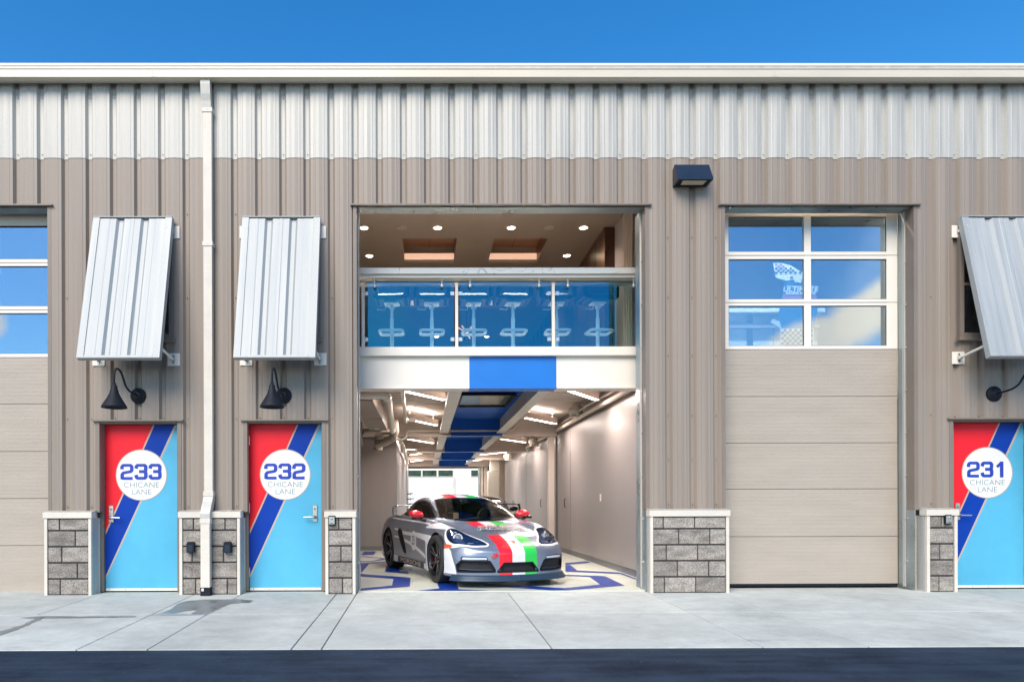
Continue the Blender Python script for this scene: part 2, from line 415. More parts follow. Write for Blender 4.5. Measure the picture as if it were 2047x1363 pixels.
def text_geo(s, size=1.0, offset=0.0, sx=1.0, shear=0.0, space=1.0):
    """outline of a line of text as flat geometry centred on the origin"""
    cu = bpy.data.curves.new('t', 'FONT'); cu.body = s; cu.size = size; cu.offset = offset; cu.align_x = 'CENTER'; cu.align_y = 'CENTER'
    cu.shear = shear; cu.space_character = space; cu.resolution_u = 4
    o = bpy.data.objects.new('t', cu); COL.objects.link(o)
    bpy.context.view_layer.update()
    me = o.evaluated_get(bpy.context.evaluated_depsgraph_get()).to_mesh()
    v = [(p.co.x * sx, p.co.y) for p in me.vertices]; f = [tuple(p.vertices) for p in me.polygons]
    o.to_mesh_clear(); bpy.data.objects.remove(o); bpy.data.curves.remove(cu)
    return v, f

def arc(cx, cy, r, a0, a1, n=5):
    return [(cx + r * math.cos(R(a0 + (a1 - a0) * i / n)), cy + r * math.sin(R(a0 + (a1 - a0) * i / n))) for i in range(n + 1)]
# wide square-shouldered numerals as centre-lines in a 1.35 x 1 box
DIG = {
    '2': [[(0.12, .66)] + arc(.30, .74, .17, 178, 92) + arc(1.05, .76, .15, 88, 2) + arc(1.05, .66, .15, -2, -70) + arc(.32, .27, .17, 105, 178) + [(.14, .09), (.30, .09), (1.30, .09)]],
    '3': [[(0.12, .70)] + arc(.30, .76, .15, 178, 92) + arc(1.05, .77, .14, 88, 2) + arc(1.05, .65, .13, -2, -88) + [(.45, .515)],
          [(.45, .515)] + arc(1.05, .37, .145, 88, 2) + arc(1.05, .25, .15, -2, -88) + arc(.30, .25, .15, 272, 182) + [(.12, .31)]],
    '1': [[(.25, .66), (.78, .93)], [(.80, 0.0), (.80, 1.0)]]}
def digit_strokes(mb, s, x0, z0, h, wd, m, y, t):
    """numerals as bars of even thickness, flat on the plane y, facing -y"""
    for i, ch in enumerate(s):
        ox = x0 + i * wd * 1.14
        for path in DIG[ch]:
            P = [(ox + p[0] / 1.35 * wd, z0 + p[1] * h) for p in path]
            if ch == '1' and path[0][1] == 0.0: P = [(ox + .58 * wd, z0), (ox + .58 * wd, z0 + h)]
            n = len(P); Lf, Rt = [], []
            for k in range(n):
                a = Vector(P[max(k - 1, 0)]); b = Vector(P[min(k + 1, n - 1)]); d = (b - a).normalized(); nn = Vector((-d.y, d.x))
                tt = t * (1.15 if abs(d.x) < .5 else .95)
                Lf.append(Vector(P[k]) + nn * tt / 2); Rt.append(Vector(P[k]) - nn * tt / 2)
            for k in range(n - 1):
                yo = y - .0007 * DIG[ch].index(path)
                mb.quad((Lf[k].x, yo, Lf[k].y), (Rt[k].x, yo, Rt[k].y), (Rt[k + 1].x, yo, Rt[k + 1].y), (Lf[k + 1].x, yo, Lf[k + 1].y), m)

# ------------------------------------------------------------------ ground
mb = MB(); mb.quad((-220, -220, -0.30), (220, -220, -0.30), (220, 220, -0.30), (-220, 220, -0.30), 'asphalt')
tag(mb.build('ground'), kind='structure')
SL = 0.026; YE = 3.0
mb = MB(); ZA = -0.014 - SL * YE - 0.006
mb.box(-40, 40, -40, -YE + 0.02, -0.295, ZA, 'asphalt')
tag(mb.build('road'), kind='structure')
# sidewalk apron: separate slabs with open joints over a dark bed
def apron(x, y): return -0.012 + SL * y
bed = MB()
bed.quad((-16, -YE, apron(0, -YE) - .012), (16, -YE, apron(0, -YE) - .012), (16, 0.9, -.030), (-16, 0.9, -.030), 'seam')
tag(bed.build('sidewalk_bed'), kind='structure')
jx_front = [-14, -12.4, -10.8, -9.2, -7.7, -6.1, -4.45, -2.87, -2.285, -1.10, -0.85, 1.05, 2.80, 3.68, 5.0, 6.24, 7.9, 9.5, 11, 12.6, 14]
jx_back = [-14, -12.4, -10.8, -9.2, -7.7, -6.1, -4.07, -2.87, -2.285, -1.10, -0.85, 1.05, 2.80, 3.68, 5.0, 6.24, 6.75, 9.5, 11, 12.6, 14]
slabs = MB()
def slab(x0, x1, y0, y1, g=.005):
    x0 += g; x1 -= g; y0 += g; y1 -= g; c = .004
    def z(y): return apron(0, y)
    v = [(x0, y0, z(y0) - c), (x1, y0, z(y0) - c), (x1, y1, z(y1) - c), (x0, y1, z(y1) - c),
         (x0 + c, y0 + c, z(y0)), (x1 - c, y0 + c, z(y0)), (x1 - c, y1 - c, z(y1)), (x0 + c, y1 - c, z(y1)),
         (x0, y0, z(y0) - .2), (x1, y0, z(y0) - .2), (x1, y1, z(y1) - .2), (x0, y1, z(y1) - .2)]
    slabs.add(v, [(4, 5, 6, 7), (0, 1, 5, 4), (1, 2, 6, 5), (2, 3, 7, 6), (3, 0, 4, 7), (8, 9, 1, 0), (9, 10, 2, 1), (10, 11, 3, 2), (11, 8, 0, 3)], 'concrete')
for a, b in zip(jx_front[:-1], jx_front[1:]): slab(a, b, -YE, -1.455)
for a, b in zip(jx_back[:-1], jx_back[1:]): slab(a, b, -1.455, -0.005)
tag(slabs.build('sidewalk'), kind='structure')
thr = MB()
for (a, b) in ((-7.15, -4.72), (-4.3, -3.0), (-2.4, -1.2), (-.9, -.83), (3.0, 6.6), (6.5, 7.8)):
    pass
thr.box(-14, -.80, 0.004, 0.9, -.2, -.014, 'concrete'); thr.box(2.79, 14, 0.004, 0.9, -.2, -.014, 'concrete')
tag(thr.build('sidewalk_threshold'), kind='structure')

# ------------------------------------------------------------------ garage building
CL, CR = -0.844, 2.806             # central opening
RL, RR = FX(1448), 6.215           # opening of the right-hand unit
LL, LR = -7.15, FX(100)            # opening of the left-hand unit
ZO = FZ(411)                       # head of the tall openings
ZT = FZ(317)                       # foot of the silver sheets
ZD = 2.165                         # head of the person doors' trim
ZP = 1.01
ZR = 6.44
BX0, BX1 = -10.0, 11.0
WL, WR = -2.60, 3.17               # party walls of the open unit
YB = 20.0
B = empty('garage_building')
tag(B, 'long brown and silver metal garage building with stone piers and numbered doors', 'building')

V0, PITCH = FX(38.1), 0.3049
def siding_pts(x0, x1):
    k0 = int(math.floor((x0 - V0) / PITCH)) - 1; k1 = int(math.ceil((x1 - V0) / PITCH)) + 1
    P = []
    for k in range(k0, k1 + 1):
        c = V0 + k * PITCH
        for u, y in ((-.0475, -.032), (-.0240, .008), (.0190, .008), (.0455, -.032), (.080, -.0345), (.088, -.0375), (.100, -.0380), (.108, -.0365), (.152, -.0415), (.196, -.0365), (.204, -.0380), (.216, -.0375), (.224, -.0345)):
            P.append((c + u, y))
    def yat(x):
        for a, b in zip(P[:-1], P[1:]):
            if a[0] <= x <= b[0]: return a[1] + (b[1] - a[1]) * (x - a[0]) / (b[0] - a[0])
        return 0
    return [(x0, yat(x0))] + [p for p in P if x0 < p[0] < x1] + [(x1, yat(x1))]
def siding(mb, x0, x1, z0, z1, m, off=0.0, wav=0.0):
    P = siding_pts(x0, x1)
    for a, b in zip(P[:-1], P[1:]):
        mb.quad((a[0], a[1] + off, z0), (b[0], b[1] + off, z0), (b[0], b[1] + off, z1), (a[0], a[1] + off, z1), m)
def screws(mb, x0, x1, zs, m, off=0.0, every=1):
    k = math.ceil((x0 - V0) / PITCH)
    while V0 + k * PITCH < x1:
        for z in zs:
            mb.lathe([(.0075, 0), (.0075, -.003), (.004, -.004), (.004, -.009), (0.0001, -.009)], (V0 + k * PITCH, off, z), 1, m, 8, False)
        k += every
sd_ = MB()
for (a, b, z) in ((BX0, LL - .05, ZP), (LL - .05, LR + .045, ZO), (LR + .045, -4.14, ZP), (-4.14, -3.06, ZD), (-3.06, -2.28, ZP), (-2.28, -1.24, ZD),
                  (-1.24, CL - .03, ZP), (CL - .03, CR + .03, ZO), (CR + .03, RL - .04, ZP), (RL - .04, RR + .05, ZO), (RR + .05, 6.66, ZP), (6.66, 7.78, ZD), (7.78, BX1, ZP)):
    siding(sd_, a, b, z, ZT + .05, 'brown')
for (a, b, zs) in ((LR + .05, -4.16, (1.08, 2.19, 3.72)), (-4.1, -3.1, (2.20,)), (-3.05, -2.3, (1.08, 2.19, 3.72, 4.78)), (-2.25, -1.25, (2.20,)), (-1.22, CL - .05, (1.08, 2.19, 3.72)),
                   (CR + .03, RL - .05, (1.09, 1.66, 2.22, 2.98, 3.72, 4.48)), (RR + .05, 6.64, (1.09, 2.22, 3.72)), (6.7, 7.75, (2.20,)), (7.8, BX1, (1.09, 2.2, 3.72))):
    screws(sd_, a, b, zs, 'brown_trim')
sd_.build('siding', B)
us = MB(); siding(us, BX0, BX1, ZT, ZR, 'galv', -.006)
# the turned lower edge of the silver sheets
P = siding_pts(BX0, BX1)
for a, b in zip(P[:-1], P[1:]):
    us.quad((a[0], a[1] - .006, ZT), (b[0], b[1] - .006, ZT), (b[0], b[1] + .004, ZT - .001), (a[0], a[1] + .004, ZT - .001), 'galv')
screws(us, BX0, BX1, (FZ(194), FZ(307)), 'steelpaint', -.006)
us.build('upper_siding', B)

def head_trim(mb, x0, x1, z, m='brown_trim', d=.075):
    mb.box(x0 - .03, x1 + .03, -d, -.002, z - .012, z + .006, m)
def opening_trim(mb, x0, x1, z, w=.045):
    mb.box(x0 - w, x0, -.042, .10, ZP, z - .013, 'brown_trim'); mb.box(x1, x1 + w, -.042, .10, ZP, z - .013, 'brown_trim')
    head_trim(mb, x0 - w, x1 + w, z)
for q_ in ((CL, CR), (RL, RR), (LL, LR)):
    tr = MB(); opening_trim(tr, *q_, ZO); tr.build('opening_trim', B)
for (a, b) in ((-4.14, -3.06), (-2.28, -1.24), (6.66, 7.78)):
    tr = MB(); tr.box(a, a + .05, -.042, .045, ZP, ZD - .013, 'brown_trim'); tr.box(b - .05, b, -.042, .045, ZP, ZD - .013, 'brown_trim')
    head_trim(tr, a, b, ZD); tr.box(a + .05, b - .05, -.03, .045, ZD - .035, ZD - .0125, 'brown_trim'); tr.build('opening_trim', B)

for (a, b, d0, mm) in ((CL, CR, .36, 'galv2'), (RL, RR, .25, 'galv2'), (LL, LR, .25, 'galv2')):
    jm = MB()
    jm.box(a - .012, a - .001, .10, d0, 0, ZO + .01, mm); jm.box(b + .001, b + .012, .10, d0, 0, ZO + .01, mm)
    jm.box(a, b, -.03, .185, ZO - .012, ZO - .002, mm)
    jm.box(a - .012, a - .0005, -.0415, .0995, 0, ZP - .001, mm); jm.box(b + .0005, b + .012, -.0415, .0995, 0, ZP - .001, mm)
    jm.build('jamb_lining', B)
    for s, x in ((1, a), (-1, b)):           # steel track angle with bolts
        jm = MB()
        jm.box(x, x + s * .014, .115, .155, .02, ZO - .02, 'galv')
        for k in range(9):
            jm.lathe([(.012, 0), (.012, .008), (0.0001, .008)] if s > 0 else [(.012, 0), (.012, -.008), (0.0001, -.008)], (x + s * .001, .09, .35 + k * .55), 0, 'steel', 8, False)
        jm.build('track_angle', B)

# gutter, drip edge, roof
g = MB()
g.prism([(-.045, 6.405), (-.155, 6.372), (-.205, 6.386), (-.205, 6.478), (-.213, 6.484), (-.213, 6.492), (-.045, 6.492)], 0, BX0, BX1, 'gutter')
for x in (FX(318), FX(-150), FX(1548, -.2), FX(2200)):      # lap joints with rivets
    g.box(x, x + .05, -.2065, -.2045, 6.390, 6.474, 'gutter')
    for dz in (.02, .045, .07): g.lathe([(.006, 0), (.004, -.003), (0.0001, -.004)], (x + .015, -.207, 6.39 + dz), 1, 'steelpaint', 8, False)
g.build('gutter', B)
rf = MB()
rf.box(BX0, BX1, -.185, -.03, 6.494, 6.535, 'galv')
v = [(BX0, -.19, 6.537), (BX1, -.19, 6.537), (BX1, YB + .2, 6.75), (BX0, YB + .2, 6.75)]
rf.add(v + [(x, y, z + .03) for x, y, z in v], [(0, 3, 2, 1), (4, 5, 6, 7), (0, 1, 5, 4), (1, 2, 6, 5), (2, 3, 7, 6), (3, 0, 4, 7)], 'white')
k = BX0 + .2
while k < BX1:                                     # standing seams
    rf.box(k, k + .03, -.10, .4, 6.569, 6.578, 'white'); k += 3.05
rf.build('roof', B)

# shell: side walls, back wall, party walls
sh = MB()
sh.box(BX0, BX0 + .15, .06, YB, -.1, 6.5, 'brown'); sh.box(BX1 - .15, BX1, .06, YB, -.1, 6.5, 'brown')
for (a, b) in ((BX0 + .15, LL - .02), (LR + .02, CL - .02), (CR + .02, RL - .02), (RR + .02, BX1 - .15)):
    z0 = 2.2 if False else 0
    segs = [(a, b)]
    for (d0, d1) in ((-4.16, -3.04), (-2.30, -1.22), (6.64, 7.80)):
        new = []
        for (p, q) in segs:
            if p < d0 and q > d1: new += [(p, d0), (d1, q)]; sh.box(d0, d1, .12, .30, 2.20, ZO, 'beige')
            else: new.append((p, q))
        segs = new
    for (p, q) in segs: sh.box(p, q, .06, .30, -.05, ZO, 'beige')
sh.box(BX0 + .15, BX1 - .15, .06, .20, ZO + .002, 6.5, 'beige')
sh.box(BX0, FX(806, YB), YB, YB + .2, -.05, 6.6, 'beige'); sh.box(2.34, BX1, YB, YB + .2, -.05, 6.6, 'beige')
sh.box(FX(806, YB), 2.34, YB, YB + .2, 2.62, 6.6, 'beige')
sh.build('wall_shell', B)

iw = MB()
iw.box(WR, WR + .12, .31, YB, 0, 6.5, 'int_wall')
iw.box(WL - .12, WL, .31, YB, 0, 6.5, 'int_wall')
iw.build('interior_wall', B)
b2 = MB()
b2.box(WL, -.656, 7.6, 7.75, 0, 3.05, 'int_wall'); b2.box(-.80, -.656, 7.75, YB, 0, 3.05, 'int_wall')
b2.build('partition', B)
bs = MB()
bs.box(WR - .008, WR, .40, 17.9, 0, .105, 'int_base'); bs.box(WL, -.656, 7.592, 7.6, 0, .105, 'int_base')
bs.build('cove_base', B)
# closets along the right wall: flush doors with seams and handles
for i, (y0, y1, hy) in enumerate(((.9, 5.88, None), (5.92, 7.05, 6.4), (7.55, 12.18, 9.5), (12.22, 17.7, 15.1))):
    c = MB(); c.bbox(WR - .03, WR - .002, y0, y1, .108, 2.70, 'int_wall', .004)
    o = c.build('closet_door', B)
    if hy:
        c = MB(); c.tube([(WR - .03, hy, 1.02), (WR - .06, hy, 1.04), (WR - .06, hy, 1.20), (WR - .03, hy, 1.22)], .008, 'black', 8); c.build('handle', o)
for q_ in (5.88, 12.18):
    c = MB(); c.box(WR - .024, WR - .001, q_, q_ + .04, .108, 2.7, 'seam'); c.build('closet_gap', B)
c = MB(); c.bbox(2.905, 3.05, 7.22, 7.38, 0, 2.68, 'steelpaint', .006); c.build('column', B)
c = MB()
c.box(FX(998, 18), FX(1007, 18), 17.9, 18.1, 0, 3.0, 'ductm'); c.bbox(FX(976, 18.02), FX(997.6, 18.02), 18.02, 18.4, 0, 2.4, 'int_cream', .01)
c.bbox(FX(980, 18.1), FX(997.4, 18.1), 18.1, 18.4, 2.42, 3.0, 'int_cream', .01); c.box(FX(1007.3, 18), WR - .001, 17.95, 18.1, 0, 3.0, 'int_cream')
c.build('rear_cabinet', B)
for (p0, p1, mm) in ((956, 960, 'galv2'), (961, 966, 'cream'), (967.5, 975, 'steelpaint')):
    c = MB(); c.box(FX(p0, 19.8), FX(p1, 19.8), 19.8, 19.95, 0, 3.0, mm); c.build('rear_door_frame', B)
for (p0, p1, mm) in ((795, 799, 'steelpaint'), (800, 803, 'cream'), (804, 808, 'galv2')):
    c = MB(); c.box(FX(p0, 19.0), FX(p1, 19.0), 19.0, 19.1, 0, 2.9, mm); c.build('rear_door_frame', B)

# floor
fl = MB(); fl.box(CL, CR, 0.0, .9, -.12, 0, 'floorc'); fl.box(WL, WR, .31, .9, -.12, -.0005, 'floorc'); 
fl = MB(); fl.box(CL, CR, 0, .305, -.12, 0, 'floorc'); fl.box(WL, WR, .3051, YB + .2, -.12, 0, 'floorc')
tag(fl.build('garage_floor'), kind='structure')
def FP(zx, zy):                       # a measured corner of the painted pattern -> floor
    px, py = 700 + zx * .29340, 960 + zy * .29340
    py = VY(py, px)
    d = CAMH * FPX / (py - HY); return (UX(px) * d / FPX, d - D0)
pat = MB()
def fpoly(P, z=.004):
    P = [FP(*p) if len(p) == 2 else (p[0], p[1]) for p in P]
    n = len(P); ar = sum(P[i][0] * P[(i + 1) % n][1] - P[(i + 1) % n][0] * P[i][1] for i in range(n))
    if ar < 0: P = P[::-1]
    P = [(min(max(x, CL + .003) if y < .31 else max(x, WL + .01), WR - .05), max(y, .006)) for x, y in P]
    pat.add([(x, y, z) for x, y in P], [tuple(range(n))], 'floorb')
fpoly([(70, 630), (410, 655), (293, 663), (70, 647)]); fpoly([(410, 655.5), (405, 715), (283, 708), (293, 663.5)]); fpoly([(404, 715.8), (70, 743), (70, 729), (283, 708.8)])
fpoly([(245, 575), (328, 580), (338, 612), (235, 615)]); fpoly([(338, 612.5), (395, 612), (395, 628), (236, 616)])
fpoly([(70, 556), (250, 546), (250, 553), (130, 560.5)]); fpoly([(70, 557.5), (128, 561), (75, 622)]); fpoly([(95, 478), (175, 477), (160, 500), (72, 501)])
fpoly([(590, 690), (722, 690), (737, 735), (605, 729)]); fpoly([(605, 729.5), (737, 735.5), (950, 744), (455, 745.5)])
fpoly([(905, 697), (1010, 701), (1460, 727), (1490, 745), (1380, 743), (912, 711)]); fpoly([(1460.8, 727), (1702, 702), (1866, 709), (1490, 745.4)])
fpoly([(1702, 701), (1630, 651), (1735, 646), (1866, 708)]); fpoly([(1629.5, 650), (1420, 641), (1420, 634), (1735, 645)])
fpoly([(1465, 556), (1640, 543), (1655, 552), (1465, 569)]); fpoly([(1465, 570), (1500, 571), (1545, 606), (1465, 613)]); fpoly([(1545.5, 606.3), (1838, 620), (1842, 630), (1465, 614)])
fpoly([(1843, 622), (1946, 660), (1946, 668), (1838, 630)])
for k in range(4):                      # the same outlines go on further back
    y = 4.2 + k * 3.4
    for (x0, s) in ((-1.9 if k == 0 else -.3, 1), (2.6, -1)):
        for (a, b, c_, d_) in (((0, 0), (.9, .2), (.9, .36), (0, .16)), ((.9, .2), (1.2, .9), (1.05, .95), (.9, .37)), ((1.2, .91), (.6, 1.6), (.5, 1.5), (1.05, .96))):
            pat.add([(x0 + s * p[0], y + p[1], .004) for p in (a, b, c_, d_)], [(0, 1, 2, 3) if s > 0 else (3, 2, 1, 0)], 'floorb')
tag(pat.build('floor_pattern'), kind='structure')

# outside the rear door
ex = MB(); ex.box(-30, 34, YB + .201, 60, -.15, -.02, 'concrete'); tag(ex.build('rear_pavement'), kind='structure')
FB = empty('garage_building_behind', (0, 33, 0)); tag(FB, 'white garage building seen through the open rear door', 'building')
f = MB(); f.box(-25, 28, 0, 6, -.02, 6.2, 'far'); f.build('wall', FB)
for (a, b) in ((816.6, 841.8), (844.8, 873), (876.4, 905.4), (942, 957), (770, 800)):
    f = MB(); f.box(FX(a, 33), FX(b, 33), -.03, -.002, 2.82, 3.19, 'farwin'); w = f.build('window', FB)
    f = MB(); x0, x1 = FX(a, 33), FX(b, 33)
    for (q0, q1, r0, r1) in ((x0 - .03, x1 + .03, 3.19, 3.22), (x0 - .03, x1 + .03, 2.79, 2.82), (x0 - .03, x0, 2.82, 3.19), (x1, x1 + .03, 2.82, 3.19)): f.box(q0, q1, -.05, -.001, r0, r1, 'white')
    f.build('frame', w)
f = MB(); f.box(FX(904.5, 33), FX(910, 33), -.06, -.001, 0, 2.78, 'beamsilver'); f.build('downspout', FB)
f = MB(); f.box(-25, 28, -.15, 6.1, 6.2, 6.4, 'galv'); f.build('roof', FB)

# ------------------------------------------------------------------ lower ceiling
ZB, ZDK = FZ(775, .72), 3.08
SX0, SX1 = FX(939, .72), FX(1113, .72)
dk = MB(); y = .95
while y < YB - .02:
    for (a, b, za, zb) in ((0, .075, 0, 0), (.075, .095, 0, .045), (.095, .165, .045, .045), (.165, .185, .045, 0)):
        for (x0, x1, m) in ((WL, SX0, 'steelpaint'), (SX0, SX1, 'bluedeck'), (SX1, WR, 'steelpaint')):
            dk.quad((x0, y + a, ZDK + za), (x0, y + b, ZDK + zb), (x1, y + b, ZDK + zb), (x1, y + a, ZDK + za), m)
    y += .185
dk.build('ceiling_deck', B)
sl = MB(); sl.box(WL, WR, .80, YB, ZDK + .06, 3.255, 'ceil'); sl.build('upper_floor', B)
for y in (7.2, 12.0, 15.6, 19.6):
    m_ = MB()
    for (x0, x1, m) in ((WL if y < 7.5 else -.65, SX0, 'steelpaint'), (SX0, SX1, 'bluedeck'), (SX1, WR - .06, 'steelpaint')):
        m_.box(x0, x1, y - .09, y + .09, ZB, ZB + .018, m); m_.box(x0, x1, y - .008, y + .008, ZB + .018, ZDK - .02, m); m_.box(x0, x1, y - .09, y + .09, ZDK - .02, ZDK - .003, m)
    m_.build('cross_beam', B)
for (x0, x1) in ((.36, .55), (1.83, 2.02)) if False else ((.36, .56), (1.68, 1.86)):
    for (y0, y1) in ((.95, 7.10), (7.30, 11.9), (12.1, 15.5), (15.7, 19.5)):
        m_ = MB(); xm = (x0 + x1) / 2
        m_.box(x0, x1, y0, y1, 2.745, 2.765, 'beamsilver'); m_.box(xm - .006, xm + .006, y0, y1, 2.765, ZDK - .004, 'beamsilver')
        m_.build('long_beam', B)
h = MB()
h.box(.69, 1.60, 3.4, 4.8, 3.045, 3.056, 'farwin')
for (a, b, c_, d_) in ((.65, .69, 3.36, 4.84), (1.60, 1.64, 3.36, 4.84), (.69, 1.60, 3.36, 3.40), (.69, 1.60, 4.80, 4.84)): h.box(a, b, c_, d_, 3.02, 3.058, 'black')
h.build('floor_hatch', B)
# mezzanine edge: cream ledge over a deep fascia with one blue length
fa = MB()
fa.bbox(WL, WR, .66, .80, FZ(709, .66), FZ(691, .66), 'white', .006); fa.build('ledge', B)
zt = FZ(709, .66) - .002
for (x0, x1, m, nm) in ((WL, SX0 - .001, 'white', 'fascia_beam'), (SX0, SX1, 'bluebeam', 'blue_fascia_beam'), (SX1 + .001, WR, 'white', 'fascia_beam')):
    f = MB(); f.box(x0, x1, .72, .90, ZB + .014, zt, m); f.box(x0, x1, .695, .945, ZB, ZB + .0135, m); f.build(nm, B)

# ------------------------------------------------------------------ upper room
ZC = 5.68
cf = [(-.366, .578, 3.08, 4.25), (1.225, 2.146, 3.08, 4.25), (-.366, .578, 6.0, 7.2), (1.225, 2.146, 6.0, 7.2)]
uc = MB()
xs = sorted({WL, WR} | {c[0] for c in cf} | {c[1] for c in cf}); ys = sorted({.20, 11.0} | {c[2] for c in cf} | {c[3] for c in cf})
for xa, xb in zip(xs[:-1], xs[1:]):
    for ya, yb in zip(ys[:-1], ys[1:]):
        if any(c[0] <= xa and xb <= c[1] and c[2] <= ya and yb <= c[3] for c in cf): continue
        uc.quad((xa, ya, ZC), (xa, yb, ZC), (xb, yb, ZC), (xb, ya, ZC), 'ceil')
uc.build('upper_ceiling', B)
for (x0, x1, y0, y1) in cf:
    c = MB(); z = ZC + .30
    c.quad((x0, y0, z), (x0, y1, z), (x1, y1, z), (x1, y0, z), 'wood2')
    c.box((x0 + x1) / 2 - .004, (x0 + x1) / 2 + .004, y0, y1, z - .004, z - .001, 'seam')
    c.quad((x0, y1, ZC), (x1, y1, ZC), (x1, y1, z), (x0, y1, z), 'ceil'); c.quad((x0, y0, ZC), (x0, y0, z), (x1, y0, z), (x1, y0, ZC), 'wood2')
    c.quad((x0, y0, ZC), (x0, y1, ZC), (x0, y1, z), (x0, y0, z), 'wood2'); c.quad((x1, y0, ZC), (x1, y0, z), (x1, y1, z), (x1, y1, ZC), 'wood2')
    c.box(x0 + .005, x1 - .005, y1 - .05, y1 - .003, ZC + .06, ZC + .16, 'cove')
    c.build('ceiling_coffer', B)
u = MB(); u.box(WL, WR, 10.9, 11.05, 3.255, ZC, 'beige'); u.bbox(3.0, WR - .001, 2.6, 10.8, 3.256, ZC - .001, 'wood', .004)
for k in range(1, 14): u.box(2.996, 3.0, 2.6 + k * .6, 2.61 + k * .6, 3.256, ZC - .002, 'seam')
u.build('upper_wall', B)
u = MB()
for k in range(4): u.tube([(WR - .05, 1.5 + k * .12, 3.26), (WR - .05, 1.5 + k * .12, ZC)], .03, 'beige', 8)
u.build('curtain_edge', B)

# ------------------------------------------------------------------ stone piers
def pier(x0, x1, side=0, label=None):
    yf, zt = -.15, ZP + .005
    p = MB(); z0 = -.03
    p.box(x0 + .004, x1 - .004, yf + .012, -.0425, z0, zt - .01, 'mortar')
    o = p.build('stone_pier', B)
    if label: o['label'] = label
    bl = MB(); w = .39; zc = -.012; row = 0
    a, b = x0 + .04, x1 - .04
    while zc < zt - .09:
        ze = min(zc + .192, zt - .082)
        x = a - (.0 if row % 2 else w / 2) - random.uniform(.02, .09)
        while x < b:
            xa, xb = max(x, a), min(x + w, b)
            if xb - xa > .03: bl.bbox(xa + .0055, xb - .0055, yf - .001 - random.uniform(0, .005), yf + .05, zc + .0055, ze - .0055, 'block', .006)
            x += w + .002
        zc += .2; row += 1
    bl.build('block_face', o)
    for (s, x) in ((-1, x0), (1, x1)):
        t = MB(); t.bbox(x, x - s * .038, yf - .012, yf + .03, z0, zt - .078, 'cream', .003)
        t.box(x, x + s * .003, yf + .03, .05 if (s == side or side == 2) else -.043, z0, zt - .078, 'galv')
        if s == side or side == 2:
            for zz in (.12, .45, .78): t.lathe([(.008, 0), (.004, s * .004), (0.0001, s * .005)], (x + s * .003, -.09, zz), 0, 'steel', 8, False)
            t.bbox(x + s * .0031, x + s * .012, .02, .05, z0, zt - .08, 'cream', .002)
        t.build('corner_trim', o)
    c = MB(); c.bbox(x0 - .012, x1 + .012, yf - .026, -.0425, zt - .077, zt, 'cream', .004)
    c.prism([(-.15 - .024, zt + .001), (-.0425, zt + .001), (-.0425, zt + .018)], 0, x0 - .01, x1 + .01, 'galv')
    c.build('cap', o)
pier(FX(88, -.16), FX(183, -.15), 1, 'stone pier under the brown wall beside door 233 and the left overhead door')
pier(FX(358, -.16), FX(480, -.15), 1, 'stone pier behind the downspout between doors 233 and 232')
pier(FX(650, -.16), CL - .013, 0, 'narrow stone pier between door 232 and the open garage')
pier(CR + .013, FX(1457, -.15), 0, 'wide stone pier between the open garage and the closed overhead door')
pier(FX(1853, -.16), FX(1913, -.15), -1, 'narrow stone pier beside door 231')
pier(7.79, BX1, 0); pier(BX0, LL - .013, 0)

# ------------------------------------------------------------------ downspout
def rect_sweep(mb, xc, w, d, path, m):
    n = len(path); V = []
    for i, (y, z) in enumerate(path):
        a = Vector(path[max(i - 1, 0)]); b = Vector(path[min(i + 1, n - 1)]); t = (b - a).normalized(); nn = Vector((-t.y, t.x))
        for (sx_, sn) in ((-1, -1), (1, -1), (1, 1), (-1, 1)): V.append((xc + sx_ * w / 2, y + nn.x * sn * d / 2, z + nn.y * sn * d / 2))
    F = [(0, 1, 2, 3), (4 * n - 1, 4 * n - 2, 4 * n - 3, 4 * n - 4)]
    for i in range(n - 1):
        for k in range(4): F.append((i * 4 + k, (i + 1) * 4 + k, (i + 1) * 4 + (k + 1) % 4, i * 4 + (k + 1) % 4))
    mb.add(V, F, m)
xd = -2.696
ds = MB()
rect_sweep(ds, xd, .105, .078, [(-.083, 6.02), (-.083, 1.20)], 'cream')
rect_sweep(ds, xd, .110, .080, [(-.215, .99), (-.215, .075)], 'cream')
o = ds.build('downspout', B)
e = MB()
rect_sweep(e, xd - .01, .118, .088, [(-.13, 6.40), (-.13, 6.33), (-.115, 6.22), (-.095, 6.14), (-.083, 6.03)], 'galv'); e.build('elbow', o); e = MB()
rect_sweep(e, xd, .118, .090, [(-.083, 1.24), (-.083, 1.19), (-.12, 1.12), (-.18, 1.04), (-.215, .98), (-.215, .90)], 'galv')
e.build('elbow', o)
for z in (6.03, 4.36, 1.24, .90):
    e = MB()
    yy = -.083 if z > 1.1 else -.215
    e.bbox(xd - .064, xd + .064, yy - .047, yy + .045, z - .03, z + .03, 'cream', .003)
    e.lathe([(.007, 0), (.004, -.004), (0.0001, -.005)], (xd + .005, yy - .047, z), 1, 'steelpaint', 8, False)
    e.build('strap', o)
e = MB(); rect_sweep(e, xd, .118, .086, [(-.215, .085), (-.215, -.02)], 'black'); e.bbox(xd - .045, xd - .015, -.262, -.255, .04, .075, 'white', .003); e.build('boot', o)

